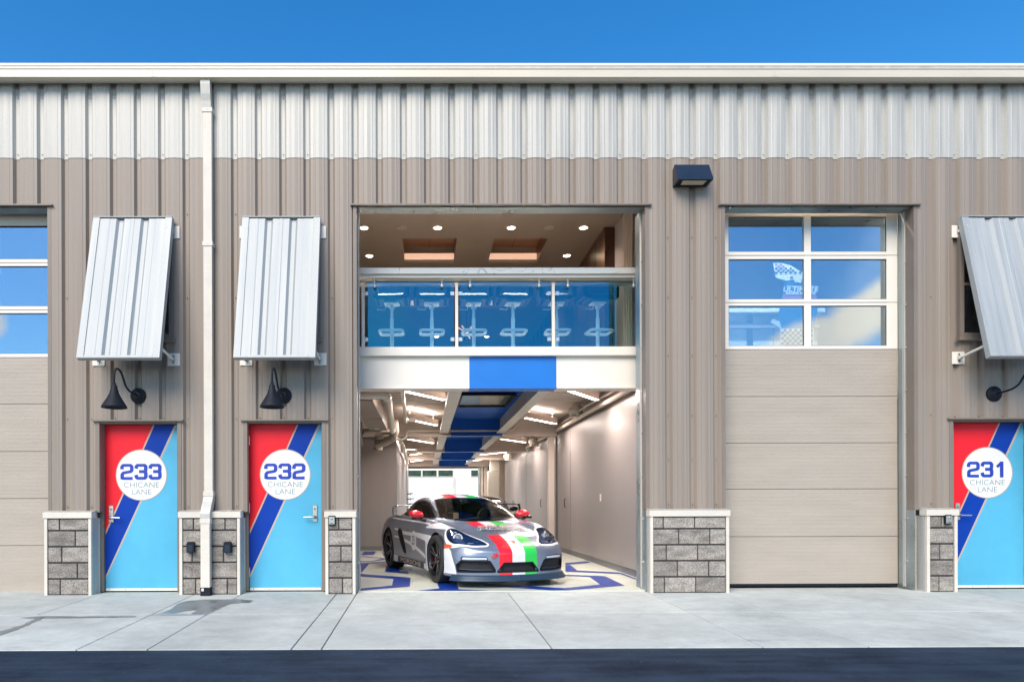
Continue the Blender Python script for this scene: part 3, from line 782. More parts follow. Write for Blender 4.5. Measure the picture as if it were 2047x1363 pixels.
# ------------------------------------------------------------------ person doors
def person_door(px0, px1, num, handle_side, label, pxc):
    Y = .10
    x0, x1 = FX(px0, Y), FX(px1, Y); z0, z1 = .005, 2.125; w, h = x1 - x0, z1 - z0
    d = MB(); d.box(x0, x1, Y + .004, Y + .05, z0, z1, 'dcyan')
    yy = Y + .002
    def poly(P, m, y=yy):
        d.add([(x0 + w * a, y, z1 - h * b) for a, b in P], [tuple(range(len(P)))], m)
    # the wrap: red corner, tan line, blue band, tan line, light blue
    poly([(0, .664), (0, 1), (1, 1), (1, 0), (.985, 0)][:0] or [(0, .93), (0, 1), (1, 1), (1, 0), (.985, 0)], 'dcyan')
    poly([(0, 0), (0, .64), (.658, 0)], 'dred')
    poly([(0, .64), (0, .662), (.68, 0), (.658, 0)], 'dtan')
    poly([(0, .662), (0, .908), (.955, 0), (.68, 0)], 'dblue')
    poly([(0, .908), (0, .93), (.985, 0), (.955, 0)], 'dtan')
    o = d.build('door', B); o['label'] = label
    cx, cz, r = x0 + w * .495, z1 - h * .302, w * .342
    n = MB()
    n.lathe([(r + .010, 0), (r + .010, -.0015), (r, -.0015), (r, 0)], (cx, Y + .001, cz), 1, 'dtan', 64, False)
    n.add([(cx + r * math.sin(a * math.pi / 32), Y - .0006, cz + r * math.cos(a * math.pi / 32)) for a in range(64)], [tuple(range(64))[::-1]], 'dwhite')
    hh = .205; wd = .158 if '1' not in num else .155
    digit_strokes(n, num, cx - wd * 1.66, cz - .062, hh, wd, 'num', Y - .0022, .040)
    for s, dz in (('CHICANE', -.130), ('LANE', -.222)):
        v, f = text_geo(s, .098, -.0008, 1.08 if s == 'CHICANE' else 1.1, 0, 1.0)
        n.add([(cx + a, Y - .0016, cz + b + dz + .0) for a, b in v], f, 'txt')
    n.build('number_sign', o)
    # steel frame
    f = MB()
    for (a, b, c_, e_) in ((x0 - .055, x0 - .004, 0, z1 + .055), (x1 + .004, x1 + .055, 0, z1 + .055), (x0 - .004, x1 + .004, z1 + .005, z1 + .055)): f.box(a, b, Y - .045, Y + .09, c_, e_, 'brown_trim')
    f.box(x0 - .004, x1 + .004, Y + .055, Y + .12, 0, z1 + .005, 'seam')
    f.build('frame', o)
    f = MB(); f.bbox(x0 + .005, x1 - .005, Y - .012, Y + .001, .004, .036, 'white', .003)
    for k in range(5): f.lathe([(.006, 0), (0.0001, -.004)], (x0 + .05 + k * (w - .1) / 4, Y - .012, .022), 1, 'seam', 8, False)
    f.build('sweep', o)
    s = -1 if handle_side == 'l' else 1
    hx = x0 + .075 if s < 0 else x1 - .085
    f = MB(); zc = .95
    f.bbox(hx - .030, hx + .030, Y - .012, Y + .001, zc - .07, zc + .145, 'steel', .004)
    f.lathe([(.024, 0), (.024, -.016), (.012, -.02), (.012, -.05)], (hx, Y - .012, zc - .01), 1, 'steel', 16)
    f.tube([(hx, Y - .055, zc - .01), (hx - s * .03, Y - .062, zc - .01), (hx - s * .135, Y - .062, zc - .012)], .010, 'steel', 10)
    f.lathe([(.013, 0), (.011, -.008), (.0001, -.009)], (hx, Y - .012, zc + .095), 1, 'brown_trim', 12)
    f.build('handle', o)
    xh = x1 + .002 if s < 0 else x0 - .002
    for zc in (1.92, 1.06, .24):
        f = MB()
        for k in range(5): f.tube([(xh, Y - .008, zc - .06 + k * .024), (xh, Y - .008, zc - .06 + k * .024 + .022)], .009, 'steel', 8)
        f.build('hinge', o)
    return o
person_door(211, 356, '233', 'l', 'person door marked 233, handle at its left edge, beside the leftmost awning', 0)
person_door(499, 643, '232', 'r', 'person door marked 232 next to the open garage', 0)
person_door(1902, 2046.5, '231', 'l', 'person door marked 231 beyond the closed overhead door', 0)

# ------------------------------------------------------------------ sectional overhead doors
def overhead(x0, x1, cols, rows, seams, zb, label, Y=.25, stile_r=None):
    fr = MB()
    ztop = rows[0][0]
    fr.box(x0, x1, Y + .012, Y + .04, rows[-1][1] - .05, ZO + .2, 'dark') if False else None
    o = fr
    # aluminium window sections
    zt = rows[0][0] + .07; zbm = rows[-1][1] - .045
    fr.bbox(x0, cols[0][0], Y, Y + .045, zbm, ZO + .04, 'white', .003)
    fr.bbox(cols[-1][1], x1, Y, Y + .045, zbm, ZO + .04, 'white', .003)
    for (a, b) in zip(cols[:-1], cols[1:]): fr.bbox(a[1], b[0], Y + .001, Y + .045, zbm, ZO + .04, 'white', .003)
    bounds = [ZO + .04] + [v for r in rows for v in r] + [zbm]
    for c in cols:
        for a, b in zip(bounds[0::2], bounds[1::2]): fr.bbox(c[0], c[1], Y + .002, Y + .045, b, a, 'white', .003)
    for r0, r1 in zip(rows[:-1], rows[1:]):
        zm = (r0[1] + r1[0]) / 2; fr.box(x0 + .002, x1 - .002, Y - .0012, Y + .001, zm - .003, zm + .003, 'seam')
    root = fr.build('overhead_door', B); root['label'] = label
    for c in cols:
        for r in rows:
            p = MB(); p.box(c[0] + .001, c[1] - .001, Y + .020, Y + .026, r[1] + .001, r[0] - .001, 'glassdoor'); p.build('pane', root)
            p = MB(); g_ = .007
            for (a, b, c_, d_) in ((c[0], c[1], r[0] - g_, r[0]), (c[0], c[1], r[1], r[1] + g_), (c[0], c[0] + g_, r[1] + g_, r[0] - g_), (c[1] - g_, c[1], r[1] + g_, r[0] - g_)): p.box(a + .0005, b - .0005, Y + .012, Y + .0195, c_, d_, 'seam')
            p.build('gasket', root)
    edges = [zbm - .002] + seams + [zb]
    for a, b in zip(edges[:-1], edges[1:]):
        p = MB(); n = 12; hgt = a - b
        p.box(x0, x1, Y + .0096, Y + .045, b + .003, a - .003, 'panel')
        for k in range(n):                               # shallow embossed lines, slightly uneven as in the photograph
            za = a - .004 - hgt * .985 * k / n; zc = a - .004 - hgt * .985 * (k + 1) / n
            p.prism([(Y + .0095, zc + .0005), (Y + .0080 + (.0003 if k % 3 else 0), zc + .002), (Y + .0080, za - .003), (Y + .0095, za - .0012)], 0, x0 + .001, x1 - .001, 'panel')
        p.build('section', root)
    p = MB(); p.box(x0 + .01, x1 - .01, Y + .014, Y + .04, zb - .03, zb + .0025, 'black'); p.build('bottom_seal', root)
    return root
zz = lambda p: FZ(p, .25, 1620)
overhead(RL - .02, RR - .004, [(FX(1458, .25), FX(1609, .25)), (FX(1623, .25), FX(1774, .25))], [(zz(431), zz(501)), (zz(516), zz(596)), (zz(609), zz(689))],
         [zz(790), zz(883), zz(975), zz(1070)], zz(1164.5), 'closed overhead door with six panes above taupe sections')
zz = lambda p: FZ(p, .25, 50)
overhead(LL + .004, LR + .02, [(LL + .12, LL + .12 + .98), (LR - .98 - .02, FX(97, .25))], [(zz(449), zz(516)), (zz(530), zz(610)), (zz(624), zz(705))],
         [zz(805), zz(900), zz(994), zz(1088)], zz(1183), 'closed overhead door cut off by the picture edge beside door 233')

# ------------------------------------------------------------------ windows under the awnings
AW = [(-3.622, .984, 'leftmost'), (-1.772, .973, 'middle'), (7.246, .984, 'right')]
for (xc, w, _), lab in zip(AW, ('blind-covered window under the awning above door 233', 'blind-covered window under the awning above door 232', 'blind-covered window under the awning above door 231')):
    x0, x1 = xc - .475, xc + .475; z0, z1 = 3.19, 4.52
    f = MB()
    for (a, b, c_, d_) in ((x0, x0 + .05, z0, z1), (x1 - .05, x1, z0, z1), (x0 + .05, x1 - .05, z1 - .05, z1), (x0 + .05, x1 - .05, z0, z0 + .05), (x0 + .05, x1 - .05, 3.84, 3.87)): f.box(a, b, -.085, -.037, c_, d_, 'brown_trim')
    f.box(x0 - .02, x1 + .02, -.10, -.0375, z0 - .045, z0 - .001, 'brown_trim'); f.box(x0 + .05, x1 - .05, -.045, -.041, z0 + .05, z1 - .05, 'dark')
    o = f.build('window', B); o['label'] = lab
    f = MB(); f.box(x0 + .05, x1 - .05, -.080, -.077, z0 + .05, z1 - .05, glass('window_pane_glass', (.7, .75, .8), .05) if 'wpg' not in M else M['wpg']); M['wpg'] = f.ms[0]; f.build('pane', o)
    f = MB(); z = z0 + .06
    while z < z1 - .06: f.quad((x0 + .052, -.055, z), (x1 - .052, -.055, z), (x1 - .052, -.066, z + .016), (x0 + .052, -.066, z + .016), 'ductm'); z += .027
    f.build('blind', o)

# ------------------------------------------------------------------ awnings
def awning(xc, w, label):
    top, bot = Vector((0, -.13, 4.68)), Vector((0, -.555, 2.845))
    dv = (bot - top); Lh = dv.length; dv.normalize(); n = Vector((0, dv.z, -dv.y)); n = -n if n.y > 0 else n
    mat = Matrix(((1, n.x, dv.x, 0), (0, n.y, dv.y, 0), (0, n.z, dv.z, 0), (0, 0, 0, 1)))   # local (u, out, down)
    mat.translation = top
    r = empty('metal_awning', (xc, 0, 0)); tag(r, label, 'awning', 'metal awnings over the blinds windows')
    hw = w / 2
    def b_(mb, nm): return mb.xf(mat).build(nm, r)
    s = MB()
    P = [(-hw + .02, -.004)]
    for c in (-.1525, .1525):
        P += [(c - .075 - .06, -.003), (c - .075 - .05, -.006), (c - .052, -.004), (c - .024, -.034), (c + .024, -.034), (c + .052, -.004), (c + .125, -.006), (c + .135, -.003)]
    P.append((hw - .02, -.004)); P = sorted(P)
    for a, b in zip(P[:-1], P[1:]): s.quad((a[0], a[1], .01), (a[0], a[1], Lh - .01), (b[0], b[1], Lh - .01), (b[0], b[1], .01), 'awning')
    b_(s, 'sheet')
    f = MB()
    for sg in (-1, 1):
        xo, xi = sg * hw, sg * (hw - .085)
        f.bbox(min(xo, xi), max(xo, xi), -.001, .006, 0, Lh, 'awning', .002)
        f.bbox(min(xo, xo - sg * .004), max(xo, xo - sg * .004), -.07, -.0015, 0, Lh, 'awning', .001)
        for k in range(5): f.lathe([(.006, 0), (.004, .003), (.0001, .004)], (xo - sg * .07, .006, .15 + k * (Lh - .3) / 4), 1, 'steelpaint', 8, False)
    f.bbox(-hw, hw, -.07, .008, Lh, Lh + .006, 'awning', .001); f.bbox(-hw + .086, hw - .086, -.001, .006, Lh - .03, Lh - .001, 'awning', .002)
    f.bbox(-hw, hw, -.06, .012, -.012, -.001, 'awning', .002); f.box(-hw + .01, hw - .01, -.06, -.04, .03, .08, 'galv2'); f.box(-hw + .01, hw - .01, -.06, -.04, Lh - .08, Lh - .03, 'galv2')
    b_(f, 'edge_frame')
    for sg in (-1, 1):
        xp = sg * (hw - .02)
        for (z, ya, za) in ((2.93, -.50, 3.02), (4.53, -.16, 4.56)):
            p = MB(); p.bbox(xp - .078, xp + .078, -.052, -.034, z - .078, z + .078, 'white', .003)
            for dz in (-.045, .045): p.lathe([(.012, 0), (.012, -.008), (.0001, -.009)], (xp, -.052, z + dz), 1, 'steel', 6, False)
            p.bbox(xp - .02, xp + .02, -.10, -.052, z - .02, z + .02, 'steel', .003)
            q = p.build('wall_bracket', r)
            p = MB(); xi = sg * (hw - .06)
            p.tube([(xp, -.09, z), (xi, ya, za)], .016, 'white', 8)
            p.build('strut', r)
    return r
awning(*AW[0][:2], 'corrugated metal awning leaning out above door 233')
awning(*AW[1][:2], 'corrugated metal awning leaning out above door 232, beside the downspout')
awning(*AW[2][:2], 'corrugated metal awning above door 231, cut off by the picture edge')

# ------------------------------------------------------------------ gooseneck lamps
def gooseneck(x, label):
    r = empty('gooseneck_lamp', (x, 0, 2.475)); tag(r, label, 'wall lamp', 'black gooseneck lamps over the numbered doors')
    b = MB(); b.lathe([(.098, -.034), (.098, -.050), (.085, -.060), (.055, -.066), (.05, -.09), (.030, -.095), (.0001, -.095)], (0, 0, 0), 1, 'black', 28); b.build('wall_plate', r)
    P = [(-.06, 0), (-.20, .005), (-.31, .02), (-.40, .06), (-.46, .13), (-.52, .195), (-.60, .225), (-.67, .205), (-.70, .15), (-.705, .08), (-.705, .03)]
    Q = []
    for i in range(len(P) - 1):                          # smoothed path
        p0, p1, p2, p3 = P[max(i - 1, 0)], P[i], P[i + 1], P[min(i + 2, len(P) - 1)]
        for k in range(4):
            t = k / 4
            Q.append(tuple(.5 * ((2 * p1[j]) + (-p0[j] + p2[j]) * t + (2 * p0[j] - 5 * p1[j] + 4 * p2[j] - p3[j]) * t * t + (-p0[j] + 3 * p1[j] - 3 * p2[j] + p3[j]) * t ** 3) for j in (0, 1)))
    Q.append(P[-1])
    b = MB(); b.tube([(0, y, z) for y, z in Q], .0125, 'black', 10); b.build('arm', r)
    b = MB()
    b.lathe([(.0001, .045), (.020, .045), (.022, .02), (.034, .01), (.038, -.03), (.046, -.045), (.050, -.070), (.058, -.090), (.082, -.135), (.112, -.185), (.138, -.228), (.142, -.246), (.136, -.248), (.106, -.19), (.055, -.10), (.0001, -.09)], (0, -.705, 0), 2, 'black', 36)
    s = b.build('lamp_shade', r)
    b = MB(); b.lathe([(.0001, -.21), (.025, -.20), (.034, -.17), (.025, -.13), (.0001, -.12)], (0, -.705, 0), 2, 'lens', 16); b.build('bulb', s)
gooseneck(FX(278, -.03), 'black gooseneck lamp between the awning and door 233')
gooseneck(FX(568.5, -.03), 'black gooseneck lamp between the awning and door 232')
gooseneck(FX(1986, -.03), 'black gooseneck lamp above door 231, its shade out of the picture')

# ------------------------------------------------------------------ big wall light
wl = empty('wall_light', (FX(1378), 0, FZ(375, 0, 1378))); tag(wl, 'dark wedge-shaped wall light high between the two tall openings', 'wall light')
b = MB(); hw = .215
pr = [(-.034, 0), (-.034, .225), (-.11, .300), (-.235, .10), (-.225, .085), (-.04, -.0)]
b.prism([(-.034, 0), (-.034, .212), (-.098, .248), (-.112, .246), (-.240, .022), (-.240, .004), (-.232, .0)], 0, -hw, hw, 'navy')
b.build('housing', wl)
b = MB()
def onb(t, x, o=.002): # on the sloping underside
    return (x, -.04 - .195 * t, -o)
b.add([onb(.30, -.14), onb(.30, .14), onb(.88, .15), onb(.88, -.15)], [(0, 3, 2, 1)], 'lens')
b.add([onb(.16, -.19, .001), onb(.16, .19, .001), onb(.96, .19, .001), onb(.96, -.19, .001)], [(0, 3, 2, 1)], 'black'); b.build('lens', wl)

# ------------------------------------------------------------------ small boxes on the piers
def cover_box(px, py, label):
    r = empty('outlet_cover', (FX(px, -.2), -.158, FZ(py, -.2, px))); tag(r, label, 'outlet box', 'black weatherproof outlet covers')
    b = MB()
    P = [(-.048, -.068), (.048, -.068), (.046, .045), (.034, .066), (-.034, .066), (-.046, .045)]
    b.prism(P, 1, -.052, 0, 'black'); b.build('cover', r)
    b = MB(); b.prism([(-.034, -.06), (.034, -.06), (.032, .03), (-.032, .03)], 1, -.060, -.0525, 'navy'); b.build('lid', r)
cover_box(380.5, 1091, 'black outlet cover on the stone just beside door 233')
cover_box(454.5, 1091, 'black outlet cover on the stone between the downspout and door 232')
def key_box(px, py, label):
    r = empty('key_box', (FX(px, -.2), -.158, FZ(py, -.2, px))); tag(r, label, 'key box', 'grey key lock boxes by the doors')
    b = MB(); b.bbox(-.045, .045, -.035, 0, -.06, .06, 'black', .008); b.build('body', r)
    b = MB(); b.bbox(-.038, .036, -.046, -.0355, -.048, .050, 'steel', .006); b.build('front_plate', r)
    b = MB()
    for k in range(4): b.bbox(-.022, .020, -.050, -.0465, -.038 + k * .0, -.032, 'black', .002) if k == 0 else None
    b.lathe([(.016, 0), (.016, -.006), (.0001, -.007)], (-.002, -.0465, .025), 1, 'galv2', 16); b.build('dial', r)
key_box(663, 1038, 'small grey key box on the narrow stone pier beside the open garage')
key_box(1898, 1036, 'small grey key box on the stone pier beside door 231')

# ------------------------------------------------------------------ water stain and cracks on the concrete
def on_apron(px, py):
    py = VY(py, px)
    Y = 0.0
    for _ in range(20):
        d = (CAMH - apron(0, -Y)) * FPX / (py - HY); Y = D0 - d
    return (UX(px) * d / FPX, -Y)
def wet(P, name='wet_patch', m='wetm', z=.003):
    b = MB(); Q = [on_apron(*p) for p in P]
    # roughen the outline
    O = []
    n = len(Q)
    for i in range(n):
        a, c = Q[i], Q[(i + 1) % n]; k = max(1, int(math.hypot(a[0] - c[0], a[1] - c[1]) / .05))
        for j in range(k):
            t = j / k; O.append((a[0] + (c[0] - a[0]) * t + random.uniform(-.012, .012), a[1] + (c[1] - a[1]) * t + random.uniform(-.010, .010)))
    ar = sum(O[i][0] * O[(i + 1) % len(O)][1] - O[(i + 1) % len(O)][0] * O[i][1] for i in range(len(O)))
    if ar < 0: O = O[::-1]
    b.add([(x, y, apron(x, y) + z) for x, y in O], [tuple(range(len(O)))], m)
    return tag(b.build(name), kind='stuff')
M['wetm'] = pm('damp_concrete', (0.17, 0.195, 0.20), 0.42, 0, 0.28, (5, 5, 1), 0.1, 12, var2=0.10, scale2=18, rvar=.15)
M['wetm2'] = pm('drying_concrete', (0.31, 0.35, 0.36), 0.5, 0, 0.12, (5, 5, 1), var2=0.10, scale2=18)
wet([(372, 1199), (405, 1196), (440, 1196), (470, 1195), (505, 1198), (500, 1202), (462, 1204), (440, 1212), (415, 1224), (380, 1225), (395, 1217), (370, 1219), (345, 1224), (325, 1222), (345, 1213), (352, 1205)])
wet([(325, 1222), (300, 1227), (345, 1228), (415, 1226), (435, 1217), (445, 1211), (414, 1224), (380, 1225)], z=.0022, m='wetm2')
wet([(-10, 1262), (20, 1254), (45, 1246), (70, 1234), (92, 1231), (60, 1245), (35, 1256), (10, 1265), (-10, 1272)], m='wetm')
wet([(40, 1232), (90, 1229), (160, 1230), (270, 1229), (270, 1231), (150, 1233), (60, 1234)], m='wetm')
wet([(1345, 1333), (1368, 1331), (1405, 1340), (1452, 1350), (1468, 1360), (1400, 1352), (1370, 1342)], 'tar_patch', 'black', .001) if False else None

# ------------------------------------------------------------------ counter, railing
ct = empty('bar_counter', (1.0, .9, 4.3)); tag(ct, 'white veined marble bar top on the upper level above the glass railing', 'bar counter')
zc0, zc1 = FZ(545, .66), FZ(533, .66)
b = MB(); b.bbox(WL, WR - .02, .66, 1.15, zc0, zc1, 'marble', .004); b.xf(Matrix.Translation((-1.0, -.9, -4.3))).build('top', ct)
b = MB(); b.bbox(WL, WR - .02, .70, 1.10, FZ(553, .70), zc0 - .002, 'white', .003); b.box(WL, WR - .02, .86, .90, FZ(565, .86), FZ(553, .70) - .002, 'cream'); b.xf(Matrix.Translation((-1.0, -.9, -4.3))).build('apron_board', ct)
rl = empty('glass_railing', (0, .80, 3.262)); tag(rl, 'glass panel railing with white posts below the marble bar', 'railing')
zt, z0 = FZ(561, .8), 3.262
def loc(mb, nm, par=None, T=(0, -.80, -3.262)): return mb.xf(Matrix.Translation(T)).build(nm, par or rl)
for (a, b_, c_) in ((733, 908.5, 0), (919.5, 1102, 0), (1112, 1271, 0)):
    b = MB(); b.bbox(FX(a, .8), FX(b_, .8), .795, .805, z0 + .004, zt, 'glassrail', .001); loc(b, 'pane')
for a in (727, 914, 1107):
    b = MB(); b.bbox(FX(a, .79) - .021, FX(a, .79) + .021, .77, .83, z0 + .0, FZ(564, .79), 'white', .003); loc(b, 'post')
for a in (733, 905.5, 921.5, 1099, 1115.5):
    for py in (584.5, 676):
        b = MB(); x = FX(a, .775); z = FZ(py, .775); b.bbox(x - .029, x + .029, .772, .794, z - .027, z + .027, 'steel', .004); loc(b, 'clamp')
for a in (749.5, 884.5, 941, 1079, 1136.5, 1268):
    b = MB(); x = FX(a, .75); zt_ = FZ(553.5, .75)
    b.lathe([(.022, 0), (.022, -.006), (.013, -.007), (.013, -.09), (.0001, -.09)], (x, .75, zt_), 2, 'chrome', 16)
    b.lathe([(.0001, -.018), (.022, -.018), (.022, .0), (.010, .002), (.010, .045)], (x, .75, zt_ - .11), 1, 'chrome', 20)
    loc(b, 'standoff')

# ------------------------------------------------------------------ bar stools
def stool():
    r = empty('bar_stool')
    b = MB(); b.lathe([(.0001, 0), (.21, 0), (.21, .012), (.05, .03), (.028, .05)], (0, 0, 0), 2, 'stoolm', 32); b.build('base', r)
    b = MB(); b.tube([(0, 0, .04), (0, 0, .55)], .028, 'stoolm', 14); b.tube([(0, 0, .55), (0, 0, .74)], .022, 'stoolm', 14); b.lathe([(.04, .69), (.045, .70), (.02, .72)], (0, 0, 0), 2, 'stoolm', 16); b.build('pole', r)
    b = MB(); b.bbox(-.11, .11, -.10, .10, .745, .775, 'stoolm', .01); b.build('seat_plate', r)
    b = MB()
    b.bbox(-.20, .20, -.19, .20, .777, .86, 'seatm', .025)
    for s in (-1, 1): b.bbox(s * .235 - .03, s * .235 + .03, -.17, .21, .80, 1.02, 'seatm', .02)
    b.build('seat', r)
    b = MB()
    b.prism([(-.255, .80), (.255, .80), (.275, 1.0), (.23, 1.16), (-.23, 1.16), (-.275, 1.0)], 1, .20, .27, 'seatm'); b.build('backrest', r)
    b = MB()
    P = [(-.13, -.21)] + [(-.165, -.18), (-.165, .03), (-.13, .06), (.13, .06), (.165, .03), (.165, -.18), (.13, -.21), (-.13, -.21)]
    b.tube([(x, y + .02, .33) for x, y in P], .021, 'stoolm', 10); b.tube([(0, -.19, .33), (0, .0, .33)], .012, 'stoolm', 8)
    b.build('footrest', r)
    b = MB(); b.tube([(-.03, 0, .735), (-.075, -.05, .725), (-.10, -.06, .655), (-.21, -.07, .66)], .006, 'stoolm', 8); b.build('lever', r)
    return r
sx_ = [784.5, 864.3, 948, 1026.6, 1113.7, 1195.9]
names = ['first black bar stool, nearest the downspout end of the bar', 'second black bar stool from the downspout end of the bar', 'third black bar stool, just past the first white railing post', 'fourth black bar stool, behind the middle glass panel',
         'fifth black bar stool, partly behind the second white railing post', 'sixth black bar stool, nearest the dark wood wall']
s0 = stool()
for i, px in enumerate(sx_):
    s = s0 if i == 0 else dup(s0)
    s.location = (FX(px, 1.27), 1.27, 3.256); s.rotation_euler = (0, 0, R((-2, 1, 0, 3, -2, 6)[i]))
    tag(s, names[i], 'bar stool', 'black bar stools behind the glass railing')

# ------------------------------------------------------------------ lights of the upper room
def downlight(px, y, label, lit=True):
    x = FX(px, y)
    r = empty('downlight' if lit else 'smoke_detector', (x, y, ZC)); tag(r, label, 'downlight' if lit else 'smoke detector', 'recessed downlights of the upper ceiling' if lit else 'detectors on the upper ceiling')
    b = MB(); b.lathe([(.085, 0), (.085, -.006), (.062, -.008), (.058, -.004)], (0, 0, 0), 2, 'white' if lit else 'ductm', 28, False); b.build('trim_ring', r)
    b = MB(); b.lathe([(.060, -.0045), (.0001, -.0045)], (0, 0, 0), 2, 'spotlit' if lit else 'ductm', 24, False); b.build('lamp' if lit else 'cap', r)
    if lit:
        l = bpy.data.lights.new('downlight_beam', 'SPOT'); l.energy = 45; l.color = (1, .80, .62); l.spot_size = R(120); l.spot_blend = .7; l.shadow_soft_size = .05
        o = bpy.data.objects.new('downlight_beam', l); COL.objects.link(o); o.parent = r; o.location = (0, 0, -.03)
y1, y2 = 2.63, 3.89
for (px, y, t) in ((729.5, y1, 'at the jamb, front row'), (876.6, y1, 'second in the front row, between the coffers\' front corners'), (1023.6, y1, 'third in the front row, above the second railing bay'), (1168, y1, 'end of the front row beside the wood wall'),
                   (740, y2, 'in the second row beside the first coffer'), (1134.5, y2, 'in the second row beside the wood wall'), (754, 6.45, 'deep in the room, seen through the first glass pane'), (1080, 6.45, 'deep in the room, seen through the middle glass pane'),
                   (874, 9.9, 'at the back wall, seen low in the first glass pane'), (974, 9.9, 'at the back wall, seen low in the middle glass pane'), (1151, 9.9, 'at the back wall, seen low in the third glass pane')):
    downlight(px, y, 'round warm downlight ' + t)
downlight(805, y1, 'grey smoke detector between the first two front downlights', False); downlight(1099, y1, 'grey smoke detector between the last two front downlights', False)
ch = empty('chandelier', (FX(934, 5.0), 5.0, 4.55)); tag(ch, 'spiky chandelier of glowing bars seen through the middle glass', 'chandelier')
b = MB(); b.tube([(0, 0, 0), (0, 0, ZC - 4.55)], .006, 'black', 6); b.lathe([(.05, 0), (.05, -.02), (.0001, -.03)], (0, 0, ZC - 4.55), 2, 'black', 16); b.build('cable', ch)
M['stick'] = emit('glow_bar', (1.0, .36, .14), .8)
l = bpy.data.lights.new('added_stool_fill', 'AREA'); l.shape = 'RECTANGLE'; l.size = 3.4; l.size_y = .2; l.spread = R(80); l.energy = 110; l.color = (1, .90, .80)  # added fill light, out of view above the header, brightens the bar stools
o = bpy.data.objects.new('added_stool_fill', l); COL.objects.link(o); o.location = (.5, 1.75, 5.60)
b = MB(); b.box(-1.2, 2.2, 1.68, 1.82, 5.62, 5.66, 'strip'); b.build('added_stool_fill_strip', B)  # glowing strip added with the stool fill, unseen from the camera
for k in range(12):
    a = k * 2.4; e = math.sin(k * 1.7) * .9; d = Vector((math.cos(a) * math.cos(e), math.sin(a) * math.cos(e), math.sin(e)))
    b = MB(); b.tube([d * .04, d * .20], .014, 'stick' if k % 3 else 'black', 8); b.build('glow_bar', ch)

# ------------------------------------------------------------------ pendant strip lights below
def strip(p0, p1, label, energy=33):
    a, c = Vector(p0), Vector(p1); mid = (a + c) / 2; d = c - a; ln = d.length; ang = math.atan2(d.y, d.x)
    r = empty('strip_light', (mid.x, mid.y, mid.z), ang); tag(r, label, 'strip light', 'pendant strip lights under the garage ceiling')
    b = MB(); b.bbox(-ln / 2, ln / 2, -.045, .045, .006, .125, 'fixture', .004); b.build('housing', r)
    b = MB(); b.box(-ln / 2 + .01, ln / 2 - .01, -.038, .038, .0, .0055, 'strip'); b.build('diffuser', r)
    b = MB()
    for s in (-1, 1):
        b.tube([(s * (ln / 2 - .15), 0, .125), (s * (ln / 2 - .15), 0, ZDK - mid.z)], .004, 'white', 6)
        b.lathe([(.045, 0), (.045, -.03), (.0001, -.032)], (s * (ln / 2 - .15), 0, ZDK - mid.z), 2, 'white', 14)
    b.build('hanger', r)
    l = bpy.data.lights.new('strip_glow', 'AREA'); l.shape = 'RECTANGLE'; l.size = ln * .95; l.size_y = .07; l.energy = energy; l.color = (1.0, .86, .77)
    o = bpy.data.objects.new('strip_glow', l); COL.objects.link(o); o.parent = r; o.location = (0, 0, -.004)
    l2 = l.copy(); l2.energy = energy * .16; o = bpy.data.objects.new('strip_glow', l2); COL.objects.link(o); o.parent = r; o.location = (0, 0, .13); o.rotation_euler = (math.pi, 0, 0)
ZS = 2.83
def at(px, y): return (FX(px, y), y, ZS)
def yz(py, px): return (ZS - CAMH) * FPX / (HY - VY(py, px)) - D0
rowsL = [((812, 779), (888, 798)), ((812, 835.5), (873, 848.5)), ((817, 876), (866, 884)), ((861, 902), (821, 907.5)), ((853, 925), (822, 929))]
rowsR = [((1134, 779), (1194, 798)), ((1051, 833.5), (1111, 845.5)), ((1002, 875.5), (1050, 882.5)), ((1012, 902), (961, 907)), ((971, 923), (934, 926))]
nm = ['nearest the opening', 'second from the opening', 'third from the opening', 'fourth from the opening', 'farthest back']
for side, rows in (('on the pipe side of the blue stripe', rowsL), ('on the closet side of the blue stripe', rowsR)):
    for i, (a, c) in enumerate(rows):
        ya, yc = yz(a[1], a[0]), yz(c[1], c[0])
        if i == 4: ya, yc = 17.6, 18.8
        p0, p1 = at(a[0], ya), at(c[0], yc)
        if i == 0: p0 = (p1[0] - .72, p1[1] - 1.02, ZS)
        strip(p0, p1, 'pendant strip light ' + side + ', ' + nm[i])

# ------------------------------------------------------------------ pipes and ducts
def pipe_thing(name, label, cat, paths, m, grp=None, part='pipe'):
    r = empty(name, paths[0][0][0]); tag(r, label, cat, grp); o = Vector(paths[0][0][0])
    for (P, rad) in paths:
        b = MB(); b.tube([Vector(p) - o for p in P], rad, m, 14); b.build(part, r)
    return r
r = pipe_thing('sprinkler_pipe', 'thick white pipe running back beside the grey duct under the ceiling', 'pipe',
    [([(-2.5, 1.25, 2.68), (-.62, 1.25, 2.68), (-.56, 1.30, 2.68), (-.53, 1.45, 2.66), (-.70, 7.0, 2.60)], .055), ([(-2.5, 1.1, 2.79), (-.45, 1.1, 2.79), (-.34, 1.12, 2.77), (-.31, 1.25, 2.76), (-.35, 4.6, 2.70)], .028)], 'pipew')
b = MB()
b.lathe([(.0001, -.0), (.075, 0), (.075, .12), (.0001, .12)], (-.56 - r.location.x, .02, 0), 1, 'pipew', 16)
b.build('coupling', r)
